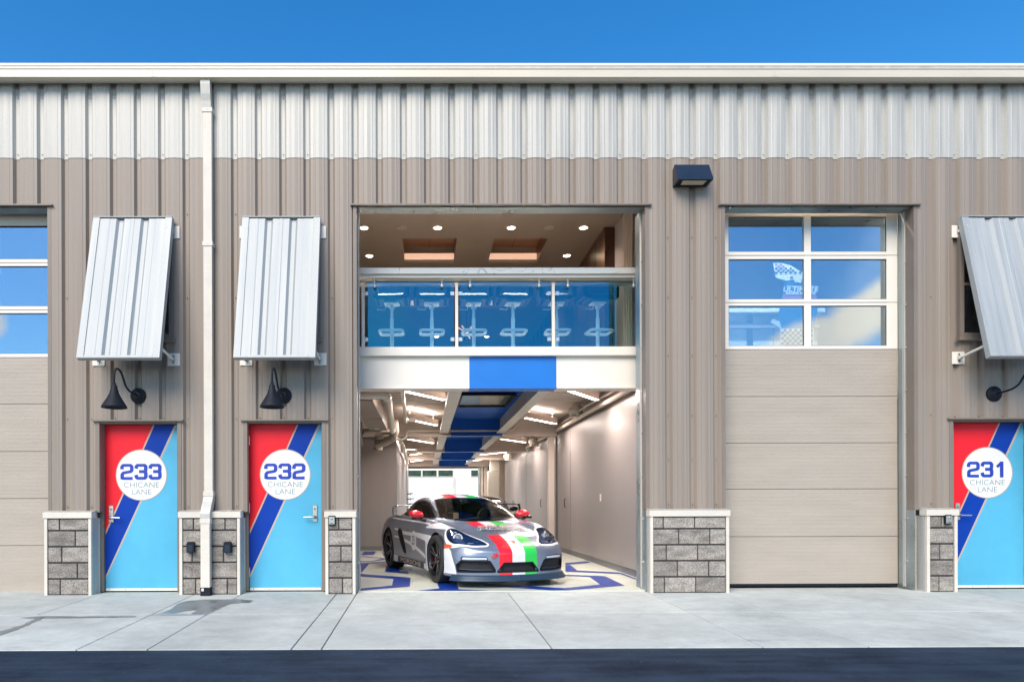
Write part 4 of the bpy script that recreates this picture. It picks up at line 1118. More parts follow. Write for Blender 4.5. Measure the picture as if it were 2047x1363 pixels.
pipe_thing('sprinkler_branch', 'thin white pipe with elbows along the far side of the first cross beam', 'pipe',
    [([(-.62, 7.05, 2.60), (-.50, 7.02, 2.60), (-.42, 7.0, 2.62), (-.40, 7.0, 2.74), (-.36, 7.0, 2.79), (.55, 7.0, 2.79), (1.9, 7.0, 2.79), (2.05, 6.9, 2.82), (2.12, 6.6, 2.90)], .020),
     ([(-.55, 7.3, 2.58), (-.52, 8.4, 2.56), (-.56, 12.0, 2.56), (-.57, 15, 2.52)], .045), ([(-.56, 9.6, 2.56), (-.2, 9.6, 2.56), (-.2, 9.6, 2.48), (.2, 9.6, 2.48)], .02)], 'pipew')
dt = empty('air_duct', (-.95, 3.4, 2.8)); tag(dt, 'rectangular grey air duct with a pale seam beside the white pipe', 'duct')
b = MB(); b.bbox(-.19, .19, -1.9, .2, -.16, .12, 'ductm', .006); b.bbox(-.19, .19, .22, 2.1, -.16, .12, 'ductm', .006); b.box(-.2, .2, .2, .22, -.175, .13, 'steelpaint'); b.build('casing', dt)
b = MB(); b.bbox(-.05, .05, 1.6, 1.7, -.185, -.161, 'white', .01); b.build('grille', dt)
pipe_thing('flexible_duct', 'bulky round duct elbows at the end of the grey air duct', 'duct',
    [([(-.95, 5.5, 2.72), (-.95, 5.9, 2.66), (-.98, 6.1, 2.50), (-1.0, 6.15, 2.3)], .10), ([(-1.35, 5.2, 2.78), (-1.36, 5.25, 2.5), (-1.34, 5.3, 2.30)], .095), ([(-.62, 5.4, 2.86), (-.60, 5.5, 2.62), (-.66, 5.6, 2.50), (-.82, 5.75, 2.42), (-1.02, 5.85, 2.38)], .085),
     ([(-1.28, 5.4, 2.60), (-.60, 5.9, 2.66)], .07)], 'ductm', part='elbow')
pipe_thing('wall_conduit', 'pale conduit following the top of the closet wall', 'conduit', [([(3.06, .95, 2.80), (3.06, 7.0, 2.80)], .04), ([(3.10, .95, 2.90), (3.02, 4.0, 2.92), (3.05, 7.0, 2.86)], .018), ([(3.06, 7.45, 2.80), (3.06, 11.8, 2.80)], .035)], 'steelpaint')
pipe_thing('sprinkler_head_pipe', 'short pale pipe ending in a sprinkler above the strip light', 'pipe', [([(2.25, 1.2, 2.84), (2.05, 2.1, 2.86)], .028), ([(2.05, 2.1, 2.86), (2.05, 2.1, 3.05)], .012), ([(2.15, 1.2, 2.86), (2.40, 1.25, 2.86)], .035)], 'pipew')
pt = empty('blower_drum', (2.985, 4.7, 2.92)); tag(pt, 'pale round drum hanging by a bracket at the top of the closet wall', 'drum')
b = MB(); b.lathe([(.0001, -.01), (.05, -.012), (.085, 0), (.098, .012), (.098, .22), (.085, .24), (.0001, .24)], (0, -.12, 0), 1, 'pipew', 30); b.xf(Matrix.Rotation(R(28), 4, 'Z')).build('drum', pt)
b = MB(); b.box(-.09, .14, -.08, .12, -.125, -.10, 'steelpaint'); b.tube([(-.07, 0, .06), (-.10, .02, .2)], .008, 'white', 6); b.tube([(.07, 0, .07), (.02, .02, .2)], .008, 'white', 6); b.build('bracket', pt)
pt2 = dup(pt); pt2.location = (2.95, 9.6, 2.78); pt2['label'] = 'pale round drum behind the first cross beam near the column'; pt['group'] = pt2['group'] = 'round drums along the closet wall'
pt3 = dup(pt); pt3.location = (2.85, 14.4, 2.72); pt3['label'] = 'small pale drum farthest back under the ceiling'; pt3['group'] = 'round drums along the closet wall'
bx = empty('junction_box', (-.22, 3.9, 2.66)); tag(bx, 'small white box hanging at the end of the thin pipe', 'junction box')
b = MB(); b.bbox(-.07, .07, -.04, .04, -.03, .03, 'white', .004); b.build('case', bx); b = MB(); b.tube([(.03, 0, .03), (.08, 0, .40)], .005, 'white', 6); b.build('hanger', bx)
ls = empty('light_switch', (WR - .03, 3.42, 1.21)); tag(ls, 'white switch plate on the closet wall inside the open garage', 'light switch')
b = MB(); b.bbox(-.012, 0, -.04, .04, -.065, .065, 'white', .003); b.build('plate', ls); b = MB(); b.bbox(-.018, -.0122, -.012, .012, -.03, .03, 'cream', .002); b.build('toggle', ls)
# door track hardware and a rack on the corridor wall
rk = empty('wall_rack', (-.62, 15.5, 1.1)); tag(rk, 'dark tool rack on the corridor wall behind the silver car', 'rack')
b = MB(); b.box(.0, .02, -.1, .1, -.9, 1.2, 'seam'); b.build('rail', rk)
for k in range(5):
    b = MB(); z = -.35 + k * .18; b.tube([(.02, 0, z), (.22 + .05 * (k % 2), 0, z + .02)], .018, 'black', 8); b.tube([(.12, 0, z - .06), (.12, 0, z + .06)], .014, 'black', 6); b.build('hook', rk)

# ------------------------------------------------------------------ behind the closed overhead door
cn = empty('inner_counter', (FX(1520, 1.5), 1.5, 4.0)); tag(cn, 'white-topped counter seen through the lower panes of the overhead door', 'counter')
zc = FZ(618, 1.5, 1550); o = Vector(cn.location)
def cb(nm, *q):
    b = MB(); b.bbox(*q); b.xf(Matrix.Translation(-o)).build(nm, cn)
cb('top', FX(1380, 1.5), FX(1651, 1.5), 1.5, 2.0, zc - .03, zc + .03, 'white', .004)
for (a, c) in ((1380, 1500), (1513, 1553), (1555, 1643)): cb('panel', FX(a, 1.5), FX(c, 1.5), 1.60, 1.61, zc - .55, zc - .04, 'int_cream', .002)
cb('rail', FX(1380, 1.5), FX(1645, 1.5), 1.55, 1.59, zc - .25, zc - .18, 'ductm', .002); cb('panel', FX(1380, 1.5), FX(1640, 1.5), 1.62, 1.66, zc - 1.1, zc - .551, 'int_cream', .002)
b = MB(); b.box(RL - .3, RR + .3, 3.4, 3.5, 2.9, 6.4, 'ductm'); b.box(RL - .3, RR + .3, .32, 3.4, 2.55, 2.65, 'ductm'); b.box(RL - .55, RL - .3, .31, 3.5, 0, 6.4, 'ductm'); b.box(RR + .3, RR + .55, .31, 3.5, 0, 6.4, 'ductm'); b.build('inner_wall', B)
b = MB(); b.box(4.2, 5.9, .90, 1.0, 6.0, 6.05, 'strip'); b.box(4.2, 5.9, .87, 1.03, 6.051, 6.1, 'fixture'); b.build('added_board_fill_strip', B)  # added glowing strip, hidden behind the header, to brighten the display board
l = bpy.data.lights.new('added_board_fill', 'AREA'); l.shape = 'RECTANGLE'; l.size = 1.7; l.size_y = .1; l.energy = 90; l.spread = R(95); l.color = (1, .93, .86)  # added fill light beneath that unseen strip
o = bpy.data.objects.new('added_board_fill', l); COL.objects.link(o); o.location = (5.05, .95, 5.98)
b = MB(); b.box(LL - .3, LR + .3, 3.4, 3.5, 0, 6.4, 'ductm'); b.box(LL - .3, LR + .3, .32, 3.4, 2.55, 2.65, 'ductm'); b.build('inner_wall', B)
fb = empty('display_board', (FX(1560, 1.2), 1.2, 3.3)); tag(fb, 'fin-shaped display board with checkered ends and white slogan behind the glass', 'display board')
M['chk'] = pm('board_white', (.80, .78, .74), .5); M['chk2'] = pm('board_dark', (.035, .05, .075), .5); M['mauve'] = pm('board_mauve', (.42, .20, .36), .5); M['bblue'] = pm('board_blue', (.03, .13, .28), .5)
def BP(zx, zy, y=1.2): return (FX(1450 + zx * .17098, y) - fb.location.x, FZ(500 + zy * .17098, y, 1600) - fb.location.z)
def bpoly(b, P, m, y, th=.0):
    Q = [BP(*p) for p in P]; ar = sum(Q[i][0] * Q[(i + 1) % len(Q)][1] - Q[(i + 1) % len(Q)][0] * Q[i][1] for i in range(len(Q)))
    if ar < 0: Q = Q[::-1]
    if th: b.prism(Q, 1, y, y + th, m)
    else: b.add([(x, y, z) for x, z in Q], [tuple(range(len(Q)))], m)
b = MB()
bpoly(b, [(568, 140), (660, 140), (780, 170), (880, 235), (980, 330), (1040, 430), (1080, 560), (1085, 680), (1060, 800), (1040, 920), (1040, 1250), (650, 1250), (650, 905), (530, 830), (560, 790), (640, 820), (640, 700), (690, 500), (712, 345), (595, 310)], 'bblue', 0, .02)
bpoly(b, [(568, 140), (660, 140), (780, 170), (880, 235), (930, 275), (925, 330), (740, 345), (712, 345), (595, 310)], 'chk', -.003)
bpoly(b, [(690, 500), (1065, 500), (1080, 560), (1082, 600), (660, 600), (664, 580)], 'mauve', -.003)
bpoly(b, [(650, 905), (1040, 905), (1040, 1250), (650, 1250)], 'chk', -.003); bpoly(b, [(535, 832), (560, 792), (640, 820), (660, 900), (650, 904)], 'chk', -.003)
s = 31
for i in range(13):
    for j in range(12):
        if (i + j) % 2 == 0: continue
        x, y = 655 + i * s, 910 + j * s * 1.0
        if x + s < 1040: bpoly(b, [(x, y), (x + s, y), (x + s, y + s), (x, y + s)], 'chk2', -.006)
for j in range(5):
    for i in range(12):
        if (i + j) % 2: continue
        x, y = 588 + i * 28 + 0, 146 + j * 24
        top = 140 + max(0, (x - 640)) * .42 if x > 640 else 140
        if y > top - 4 and x < 880 - (0 if y > 190 else 30): bpoly(b, [(x, y), (x + 26, y), (x + 26, y + 22), (x, y + 22)], 'mauve' if j < 2 else 'chk2', -.006)
b.build('board', fb)
b = MB()
for (t, zx, zy, sz, w_) in (('ULTIMATE', 882, 450, 66, 1.08), ('RACING MACHINE', 882, 494, 30, 1.10)):
    v, f = text_geo(t, sz * .17098 * (D0 + 1.2) / FPX * 1.25, .0035, w_, .15)
    cx, cz = BP(zx, zy); b.add([(cx + p, -.007, cz + q) for p, q in v], f, 'chk')
bpoly(b, [(712, 408), (1030, 408), (1034, 414), (711, 414)], 'chk', -.007)
# racing car silhouette blocks
for P in ([(760, 300), (800, 300), (798, 322), (764, 320)], [(806, 330), (850, 300), (868, 330), (900, 345), (880, 375), (850, 360), (820, 372)]): bpoly(b, P, 'chk2' if P[0][0] == 760 else 'chk', -.007)
b.build('lettering', fb)

# ------------------------------------------------------------------ the sports car
# local frame: x forward (middle of the wheelbase = 0), y to the car's left, z up
ST = [  # x, half-width, bottom, widest height, then fender crown, inner fender, rail, mid, centre height
    (2.112, .0004, .150, .30, (.0003, .43), (.0002, .43), (.0001, .43), (.00005, .43), .430),
    (2.104, .18, .140, .30, (.16, .450), (.12, .456), (.08, .458), (.04, .460), .460),
    (2.082, .34, .135, .31, (.30, .465), (.23, .482), (.16, .490), (.08, .494), .496),
    (2.040, .50, .130, .33, (.44, .480), (.35, .508), (.25, .522), (.12, .530), .532),
    (1.985, .63, .125, .35, (.55, .500), (.44, .535), (.31, .555), (.15, .566), .568),
    (1.900, .745, .120, .37, (.655, .540), (.53, .572), (.38, .590), (.19, .605), .608),
    (1.780, .825, .120, .40, (.72, .600), (.60, .625), (.44, .634), (.22, .648), .652),
    (1.600, .868, .120, .43, (.745, .690), (.63, .697), (.47, .682), (.24, .696), .702),
    (1.400, .888, .120, .46, (.745, .762), (.64, .758), (.49, .724), (.25, .740), .748),
    (1.200, .893, .120, .48, (.745, .806), (.65, .800), (.50, .762), (.26, .780), .789),
    (1.020, .885, .120, .50, (.750, .828), (.66, .822), (.51, .796), (.27, .815), .824),
    (.900, .878, .120, .52, (.755, .838), (.67, .832), (.52, .818), (.27, .838), .848),
    (.760, .868, .120, .54, (.765, .848), (.695, .848), (.58, .862), (.29, .902), .915),
    (.600, .860, .120, .56, (.775, .858), (.715, .866), (.635, .920), (.32, .980), .994),
    (.350, .852, .120, .57, (.780, .868), (.725, .884), (.600, 1.035), (.315, 1.092), 1.108),
    (.100, .850, .120, .58, (.782, .876), (.722, .896), (.566, 1.120), (.300, 1.180), 1.196),
    (-.100, .853, .120, .58, (.784, .882), (.718, .902), (.550, 1.160), (.295, 1.226), 1.242),
    (-.400, .862, .120, .58, (.790, .890), (.705, .906), (.545, 1.178), (.290, 1.252), 1.268),
    (-.700, .880, .120, .58, (.795, .902), (.690, .912), (.535, 1.160), (.285, 1.238), 1.254),
    (-1.000, .898, .120, .57, (.790, .912), (.665, .915), (.510, 1.100), (.275, 1.180), 1.196),
    (-1.250, .904, .120, .56, (.775, .912), (.640, .910), (.480, 1.032), (.260, 1.105), 1.120),
    (-1.500, .896, .130, .55, (.750, .902), (.615, .900), (.450, .968), (.245, 1.022), 1.036),
    (-1.750, .870, .145, .54, (.715, .886), (.590, .890), (.430, .918), (.235, .944), .950),
    (-1.980, .815, .165, .53, (.665, .862), (.560, .876), (.420, .892), (.225, .902), .904),
    (-2.130, .720, .190, .52, (.590, .820), (.500, .845), (.380, .864), (.200, .874), .876),
    (-2.220, .560, .220, .50, (.470, .750), (.400, .780), (.300, .800), (.160, .810), .812),
    (-2.262, .300, .250, .48, (.260, .670), (.220, .690), (.160, .700), (.090, .705), .706),
    (-2.270, .0004, .270, .48, (.0003, .64), (.0002, .64), (.0001, .64), (.00005, .64), .640)]
def pchip(X, Y, q):
    """monotone cubic through the rows of Y (n, m) at X, evaluated at q"""
    h = np.diff(X)[:, None]; d = np.diff(Y, axis=0) / h
    m = np.zeros_like(Y); w1 = 2 * h[1:] + h[:-1]; w2 = h[1:] + 2 * h[:-1]
    with np.errstate(divide='ignore', invalid='ignore'):
        hm = (w1 + w2) / (w1 / d[:-1] + w2 / d[1:])
    m[1:-1] = np.where(d[:-1] * d[1:] > 0, hm, 0); m[0] = d[0]; m[-1] = d[-1]
    k = np.clip(np.searchsorted(X, q, side='right') - 1, 0, len(X) - 2); t = ((q - X[k]) / np.diff(X)[k])[:, None]; hh = np.diff(X)[k][:, None]
    return (1 + 2 * t) * (1 - t) ** 2 * Y[k] + t * (1 - t) ** 2 * hh * m[k] + t * t * (3 - 2 * t) * Y[k + 1] + t * t * (t - 1) * hh * m[k + 1]
rows = []
for (x, w, zb, zw, f, g, rr, md, zc) in ST:
    hs_ = f[1] - zb
    rows.append([x, 0, zb, w * .72, zb, w * .955, zb + .012 if hs_ > .25 else zb + .004, w * .985, zb + .10 * min(1, hs_ / .5), w, zw, (w * .55 + f[0] * .45), zw + (f[1] - zw) * .70, f[0], f[1], g[0], g[1], rr[0], rr[1], md[0], md[1], 0, zc])
rows = np.array(rows)
NU, NS = 700, 230
us_ = np.linspace(0, len(ST) - 1, NU)
# denser along the long body: sample by arc length of x
G = pchip(np.arange(len(ST), dtype=float), rows, us_)
seglen = np.concatenate([[0], np.cumsum(np.abs(np.diff(G[:, 0])) + np.abs(np.diff(G[:, 9])) * .8)])
us_ = np.interp(np.linspace(0, seglen[-1], NU), seglen, us_)
G = pchip(np.arange(len(ST), dtype=float), rows, us_)
CX = G[:, 0]; CP = G[:, 1:].reshape(NU, 11, 2)          # section control points
def catmull(P, ts):
    n = P.shape[1]; E = np.concatenate([P[:, :1] * [[[-1, 1]]] if False else (2 * P[:, :1] - P[:, 1:2]), P, np.stack([-P[:, -2, 0], P[:, -2, 1]], -1)[:, None]], 1)
    k = np.clip(ts.astype(int), 0, n - 2); t = (ts - k)[None, :, None]
    a, b, c, d = E[:, k], E[:, k + 1], E[:, k + 2], E[:, k + 3]
    return .5 * (2 * b + (c - a) * t + (2 * a - 5 * b + 4 * c - d) * t * t + (3 * b - a - 3 * c + d) * t ** 3)
S0 = catmull(CP, np.linspace(0, 10, 400))
# spread the samples evenly by the length of a typical section
Lm = np.concatenate([[0], np.cumsum(np.linalg.norm(np.diff(S0[NU // 2 - 20], axis=0), axis=1))]); tt = np.interp(np.linspace(0, Lm[-1], NS), Lm, np.linspace(0, 10, 400))
SEC = catmull(CP, tt)
HALF = np.concatenate([np.repeat(CX[:, None, None], NS, 1), SEC], 2)     # (NU, NS, 3) y >= 0
HALF[:, 0, 1] = 0; HALF[:, -1, 1] = 0; HALF[:, :, 1] = np.maximum(HALF[:, :, 1], 0)
WB, RW, ZW_ = 1.242, .362, .345

def inpoly(P, a, b):
    r = np.zeros(a.shape, bool); n = len(P)
    for i in range(n):
        x0, y0 = P[i]; x1, y1 = P[(i + 1) % n]
        c = ((y0 > b) != (y1 > b)) & (a < (x1 - x0) * (b - y0) / (y1 - y0 + 1e-12) + x0); r ^= c
    return r
def grow(P, d):
    c = np.mean(P, 0); n = len(P); out = []
    ar = sum(P[i][0] * P[(i + 1) % n][1] - P[(i + 1) % n][0] * P[i][1] for i in range(n)); sg = 1 if ar > 0 else -1
    for i in range(n):
        a, b, e = np.array(P[i - 1]), np.array(P[i]), np.array(P[(i + 1) % n])
        t = (e - a); t = t / (np.linalg.norm(t) + 1e-9); out.append(tuple(b + sg * d * np.array([t[1], -t[0]])))
    return out
def sdf(P, a, b):
    """signed distance to a polygon, negative inside"""
    d = np.full(a.shape, 9.0); n = len(P)
    for i in range(n):
        x0, y0 = P[i]; x1, y1 = P[(i + 1) % n]; ex, ey = x1 - x0, y1 - y0; L2 = ex * ex + ey * ey + 1e-12
        t = np.clip(((a - x0) * ex + (b - y0) * ey) / L2, 0, 1); d = np.minimum(d, (a - x0 - t * ex) ** 2 + (b - y0 - t * ey) ** 2)
    d = np.sqrt(d); return np.where(inpoly(P, a, b), -d, d)
def smooth_poly(P, k=6):
    n = len(P); out = []
    for i in range(n):
        p = [np.array(P[(i + j - 1) % n], float) for j in range(4)]
        for q in range(k):
            t = q / k; out.append(tuple(.5 * (2 * p[1] + (p[2] - p[0]) * t + (2 * p[0] - 5 * p[1] + 4 * p[2] - p[3]) * t * t + (3 * p[1] - p[0] - 3 * p[2] + p[3]) * t ** 3)))
    return out
HEAD = smooth_poly([(1.42, .64), (1.45, .765), (1.60, .80), (1.77, .755), (1.89, .61), (1.945, .46), (1.95, .395), (1.88, .42), (1.75, .49), (1.61, .55), (1.48, .59)])    # top view (x, |y|)
HEAD2 = grow(HEAD, .034)
SIDEWIN = [(.63, .905), (.50, .962), (.30, 1.045), (.08, 1.115), (-.15, 1.145), (-.40, 1.150), (-.62, 1.130), (-.86, 1.075), (-1.04, 1.005), (-1.15, .940), (-1.13, .918), (-.6, .915), (0, .908)]
INTAKE = smooth_poly([(-.66, .675), (-.53, .69), (-.42, .60), (-.32, .47), (-.265, .35), (-.29, .31), (-.38, .335), (-.50, .45), (-.60, .57)])
AIR_SIDE = [(.335, .215), (.335, .235), (.40, .345), (.735, .352), (.775, .30), (.765, .215)]
AIR_MID = [(-.29, .212), (-.205, .318), (.205, .318), (.29, .212)]
DRL = [(.43, .372), (.44, .398), (.72, .404), (.735, .385), (.72, .372)]
AMB = smooth_poly([(1.555, .535), (1.60, .56), (1.70, .555), (1.735, .538), (1.69, .512), (1.60, .505)])
FW_L = lambda y: .905 - .26 * (y / .62) ** 2
FW_U = lambda y: .085 - .05 * (y / .5) ** 2

SLIM = ([-.2, .1, .35, .6, .76, .9], [.44, .475, .530, .585, .63, .67])
def make_car(paint, livery=True):
    keys = ['body', 'white', 'red', 'green', 'dark', 'fwind', 'swin', 'rwin', 'seam', 'lamp', 'amber', 'mesh', 'foglamp', 'drl', 'silverplate', 'trim', 'off']
    K = {k: i for i, k in enumerate(keys)}
    objs = {}
    V = []; F = []; C = []; FLD = []
    off = 0
    for sg in (1, -1):
        A = HALF.copy(); A[:, :, 1] *= sg; FA = A.copy()
        # normals of the grid
        du = np.gradient(A, axis=0); dv = np.gradient(A, axis=1); N = np.cross(du, dv); N /= np.linalg.norm(N, axis=2, keepdims=True) + 1e-9
        ctr = np.zeros_like(A); ctr[:, :, 0] = np.clip(A[:, :, 0], -1.9, 1.6); ctr[:, :, 2] = .5
        N *= np.sign(np.sum(N * (A - ctr), 2))[:, :, None]
        c = (A[:-1, :-1] + A[1:, :-1] + A[1:, 1:] + A[:-1, 1:]) / 4; n = (N[:-1, :-1] + N[1:, 1:]) / 2
        x, y, z = c[..., 0], c[..., 1], c[..., 2]; ay = np.abs(y); nx, ny, nz = n[..., 0], np.abs(n[..., 1]), n[..., 2]
        k = np.full(x.shape, K['body'])
        ra = np.minimum(np.hypot(x - WB, z - ZW_), np.hypot(x + WB, z - ZW_))
        side = (ny > .35) & (z < .93)
        top = (nz > .25)
        dpoly = [(.93, .90), (.90, .70), (.86, .50), (.80, .30), (.70, .262), (-.30, .262), (-.44, .36), (-.60, .60), (-.66, .80), (-.62, .92)]
        # glass
        side_lim = np.interp(x, [-.2, .1, .35, .6, .76, .9], [0] * 6) if False else np.interp(x, *SLIM)
        fw = (x < FW_L(y)) & (x > FW_U(y)) & (nz > -.5) & (ay < side_lim) & (z > .83)
        frame = (x < FW_L(y) + .02) & (x > FW_U(y) - .012) & (nz > .2) & (ay < side_lim + .014) & (z > .82); k[fw] = K['fwind']
        sw = inpoly(SIDEWIN, x, z) & (ay > .42); fr_ = inpoly(grow(SIDEWIN, .016), x, z) & (ay > .42) & (ny > .3) & (z > .893)
        k[sw] = K['swin']; k[sw & (np.abs(x + .62 - (z - 1) * .3) < .022)] = K['trim']
        k[(x < -.80) & (x > -1.62) & (nz > .3) & (ay < np.interp(x, [-1.62, -.8], [.36, .44]) ) & (z > .94)] = K['rwin']
        # openings
        k[inpoly(INTAKE, x, z) & side] = K['dark']
        fx_ = ((nx > .15) & (x > 1.6)) | (x > 2.06)
        k[fx_ & inpoly(AIR_SIDE, ay, z)] = K['mesh']; k[fx_ & inpoly(AIR_MID, ay, z)] = K['mesh']
        k[fx_ & inpoly(grow(DRL, .012), ay, z)] = K['drl']
        hm = inpoly(HEAD, x, ay) & (z > .42) & (x > 1.2); k[hm] = K['lamp']
        k[inpoly(grow(AMB, .010), x, z) & (ny > .2)] = K['amber']
        if not livery: k[np.isin(k, [K['white'], K['silverplate']])] = K['body']
        k[(ra < RW) & (ay > .50) & (z < .75)] = K['off']
        k[(z < zbm_) & (ay < .85) & (nz < -.7)] = K['dark'] if False else k[(z < zbm_) & (ay < .85) & (nz < -.7)]
        # snap the arch edge, sink the openings
        for wx in (WB, -WB):
            dx, dz = A[:, :, 0] - wx, A[:, :, 2] - ZW_; r_ = np.hypot(dx, dz); m_ = (r_ > RW - .014) & (r_ < RW + .014) & (np.abs(A[:, :, 1]) > .50) & (A[:, :, 2] < .76)
            q = np.where(m_, RW / np.maximum(r_, 1e-6), 1); A[:, :, 0] = wx + dx * q; A[:, :, 2] = ZW_ + dz * q
        def sink(code, depth, soft=False):
            m_ = np.zeros(A.shape[:2], bool); kk = k == K[code]
            m_[1:-1, 1:-1] = kk[:-1, :-1] & kk[1:, :-1] & kk[:-1, 1:] & kk[1:, 1:]
            return m_
        for code, dep in (('lamp', .045), ('drl', .006)):
            m_ = sink(code, dep); A[m_] -= N[m_] * dep
        m_ = sink('mesh', 0); m_[0, :] = m_[1, :]; A[m_, 0] -= .055
        m_ = sink('dark', .0) & inpoly(INTAKE, A[:, :, 0], A[:, :, 2]) & (np.abs(A[:, :, 1]) > .6); A[m_] -= N[m_] * .07
        objs[('A', sg)] = A
        X, Y, Z = FA[..., 0], FA[..., 1], FA[..., 2]; AY = np.abs(Y); NX, NY, NZ = N[..., 0], np.abs(N[..., 1]), N[..., 2]
        big = lambda dd_, m_: np.where(m_, dd_, np.maximum(dd_, .03))
        stripe = np.maximum(AY - .275, np.maximum(.125 - Z, .92 - X))
        stripe = big(stripe, (NZ > .25) | ((X > 1.5) & (NX > .1)) | (X > 2.06))
        stripe = np.maximum(stripe, .235 - np.abs(X - 1.44))
        stripe = np.minimum(stripe, big(np.maximum(AY - .275, X - .13), NZ > .2))
        W_ = []
        W_.append(big(sdf(HEAD2, X, AY), (Z > .42) & (X > 1.2)))
        W_.append(big(sdf([(1.62, .83), (1.45, .86), (1.2, .89), (.95, .90), (.60, .90), (.62, .835), (.85, .79), (1.05, .745), (1.2, .69), (1.3, .645), (1.42, .60), (1.50, .70)], X, AY), NZ > -.2)); W_[-1] = np.maximum(W_[-1], .752 - Z)
        SM = (NY > .30) & (AY > .6)
        W_.append(big(np.abs(Z - (.836 - .028 * X)) - .011, (AY > .6) & (X < .80) & (X > -1.15) & (Z > .7)))
        for Pq in ([(-.48, .668), (.05, .655), (.30, .668), (1.06, .648), (1.06, .55), (.86, .545), (.80, .56), (.25, .602), (.05, .602), (-.43, .612)], [(-.35, .548), (-.06, .518), (.28, .460), (.78, .36), (.80, .30), (.28, .402), (-.06, .462), (-.31, .497)],
                   [(.79, .64), (1.06, .64), (1.00, .50), (.98, .30), (.96, .10), (.76, .10), (.80, .30)], [(-.86, .705), (-.66, .695), (-.66, .668), (-.86, .678)], [(-.83, .578), (-.58, .568), (-.58, .541), (-.83, .551)]):
            W_.append(big(sdf(Pq, X, Z), SM))
        W_.append(big(np.hypot((X - .138), (Z - .535)) - .150, SM))
        W_.append(big(sdf([(1.585, .50), (1.68, .515), (1.75, .47), (1.80, .38), (1.83, .28), (1.84, .175), (1.54, .175), (1.54, .50)], X, Z), NY > .2))
        white = np.min(W_, 0)
        plate = np.minimum(big(sdf([(.66, .13), (.66, .225), (.79, .24), (.79, .13)], X, Z), SM), big(sdf([(-.90, .14), (-.90, .25), (-.70, .25), (-.70, .14)], X, Z), SM))
        D_ = [big(np.maximum(Z - .245, np.maximum(X - .80, -.90 - X)), SM & (Z > .10))]
        FM = ((NX > .15) & (X > 1.6)) | (X > 2.06)
        for Pq, g_ in ((AIR_SIDE, .016), (AIR_MID, .016), (DRL, .011)): D_.append(big(sdf(Pq, AY, Z) - g_, FM))
        D_.append(big(sdf(HEAD, X, AY) - .009, (Z > .42) & (X > 1.2)))
        D_.append(big(sdf(SIDEWIN, X, Z) - .018, (AY > .42) & (Z > .88)))
        sl_ = np.interp(X, *SLIM)
        D_.append(big(np.maximum(np.maximum(X - FW_L(Y) - .020, FW_U(Y) - .016 - X), AY - sl_ - .018), (NZ > -.5) & (Z > .80)))
        D_.append(big(sdf(INTAKE, X, Z) - .013, SM))
        amb_ = big(sdf(AMB, X, Z), NY > .2); drl_ = big(sdf(DRL, AY, Z), FM)
        dark = np.min(D_, 0)
        lid_ = big(sdf([(1.84, -.60), (1.90, -.35), (1.92, 0), (1.90, .35), (1.84, .60), (1.70, .625), (1.2, .655), (.88, .67), (.88, -.67), (1.2, -.655), (1.70, -.625)], X, Y), (NZ > .25) & (X > .95)); lid_ = np.where((NZ > .25) & (X > .95), lid_, 1)
        door_ = np.where(SM & (Z < .9), sdf(dpoly, X, Z), 1)
        FLD.append(np.stack([stripe, white, dark, lid_, door_, plate, Y, amb_, drl_, np.zeros_like(Y)], -1).reshape(-1, 10))
        idx = np.arange(NU * NS).reshape(NU, NS) + off
        q = np.stack([idx[:-1, :-1], idx[:-1, 1:], idx[1:, 1:], idx[1:, :-1]], -1)
        if sg > 0: q = q[..., ::-1]
        # orientation check: outward
        V.append(A.reshape(-1, 3)); F.append(q.reshape(-1, 4)); C.append(k.reshape(-1)); off += NU * NS
    V = np.concatenate(V); F = np.concatenate(F); C = np.concatenate(C)
    # flip so that faces look outward
    a = V[F[:, 1]] - V[F[:, 0]]; b = V[F[:, 3]] - V[F[:, 0]]; fn = np.cross(a, b); fc = V[F].mean(1); ctr = fc.copy(); ctr[:, 0] = np.clip(fc[:, 0], -1.9, 1.6); ctr[:, 1] = 0; ctr[:, 2] = .5
    fl_ = np.sum(fn * (fc - ctr), 1) < 0; F[fl_] = F[fl_][:, ::-1]
    objs['fld'] = np.concatenate(FLD)
    return V, F, C, K, objs
zbm_ = .13
def sub_mesh(name, V, F, mats, mi, parent, smooth=True, fld=None):
    used, inv = np.unique(F.ravel(), return_inverse=True)
    v = V[used]; f = inv.reshape(-1, 4)
    me = bpy.data.meshes.new(name)
    me.vertices.add(len(v)); me.vertices.foreach_set('co', v.ravel().astype(np.float32))
    me.loops.add(f.size); me.loops.foreach_set('vertex_index', f.ravel().astype(np.int32))
    me.polygons.add(len(f)); me.polygons.foreach_set('loop_start', (np.arange(len(f)) * 4).astype(np.int32))
    me.polygons.foreach_set('material_index', mi.astype(np.int32)); me.polygons.foreach_set('use_smooth', np.full(len(f), smooth))
    for m in mats: me.materials.append(m)
    me.update(calc_edges=True)
    if fld is not None:
        for nm_, cols in (('fa', (0, 1, 2)), ('fb', (3, 4, 5)), ('fc', (6, 7, 8))):
            at_ = me.attributes.new(nm_, 'FLOAT_VECTOR', 'POINT'); at_.data.foreach_set('vector', fld[used][:, cols].ravel().astype(np.float32))
    o = bpy.data.objects.new(name, me); COL.objects.link(o); o.parent = parent
    return o

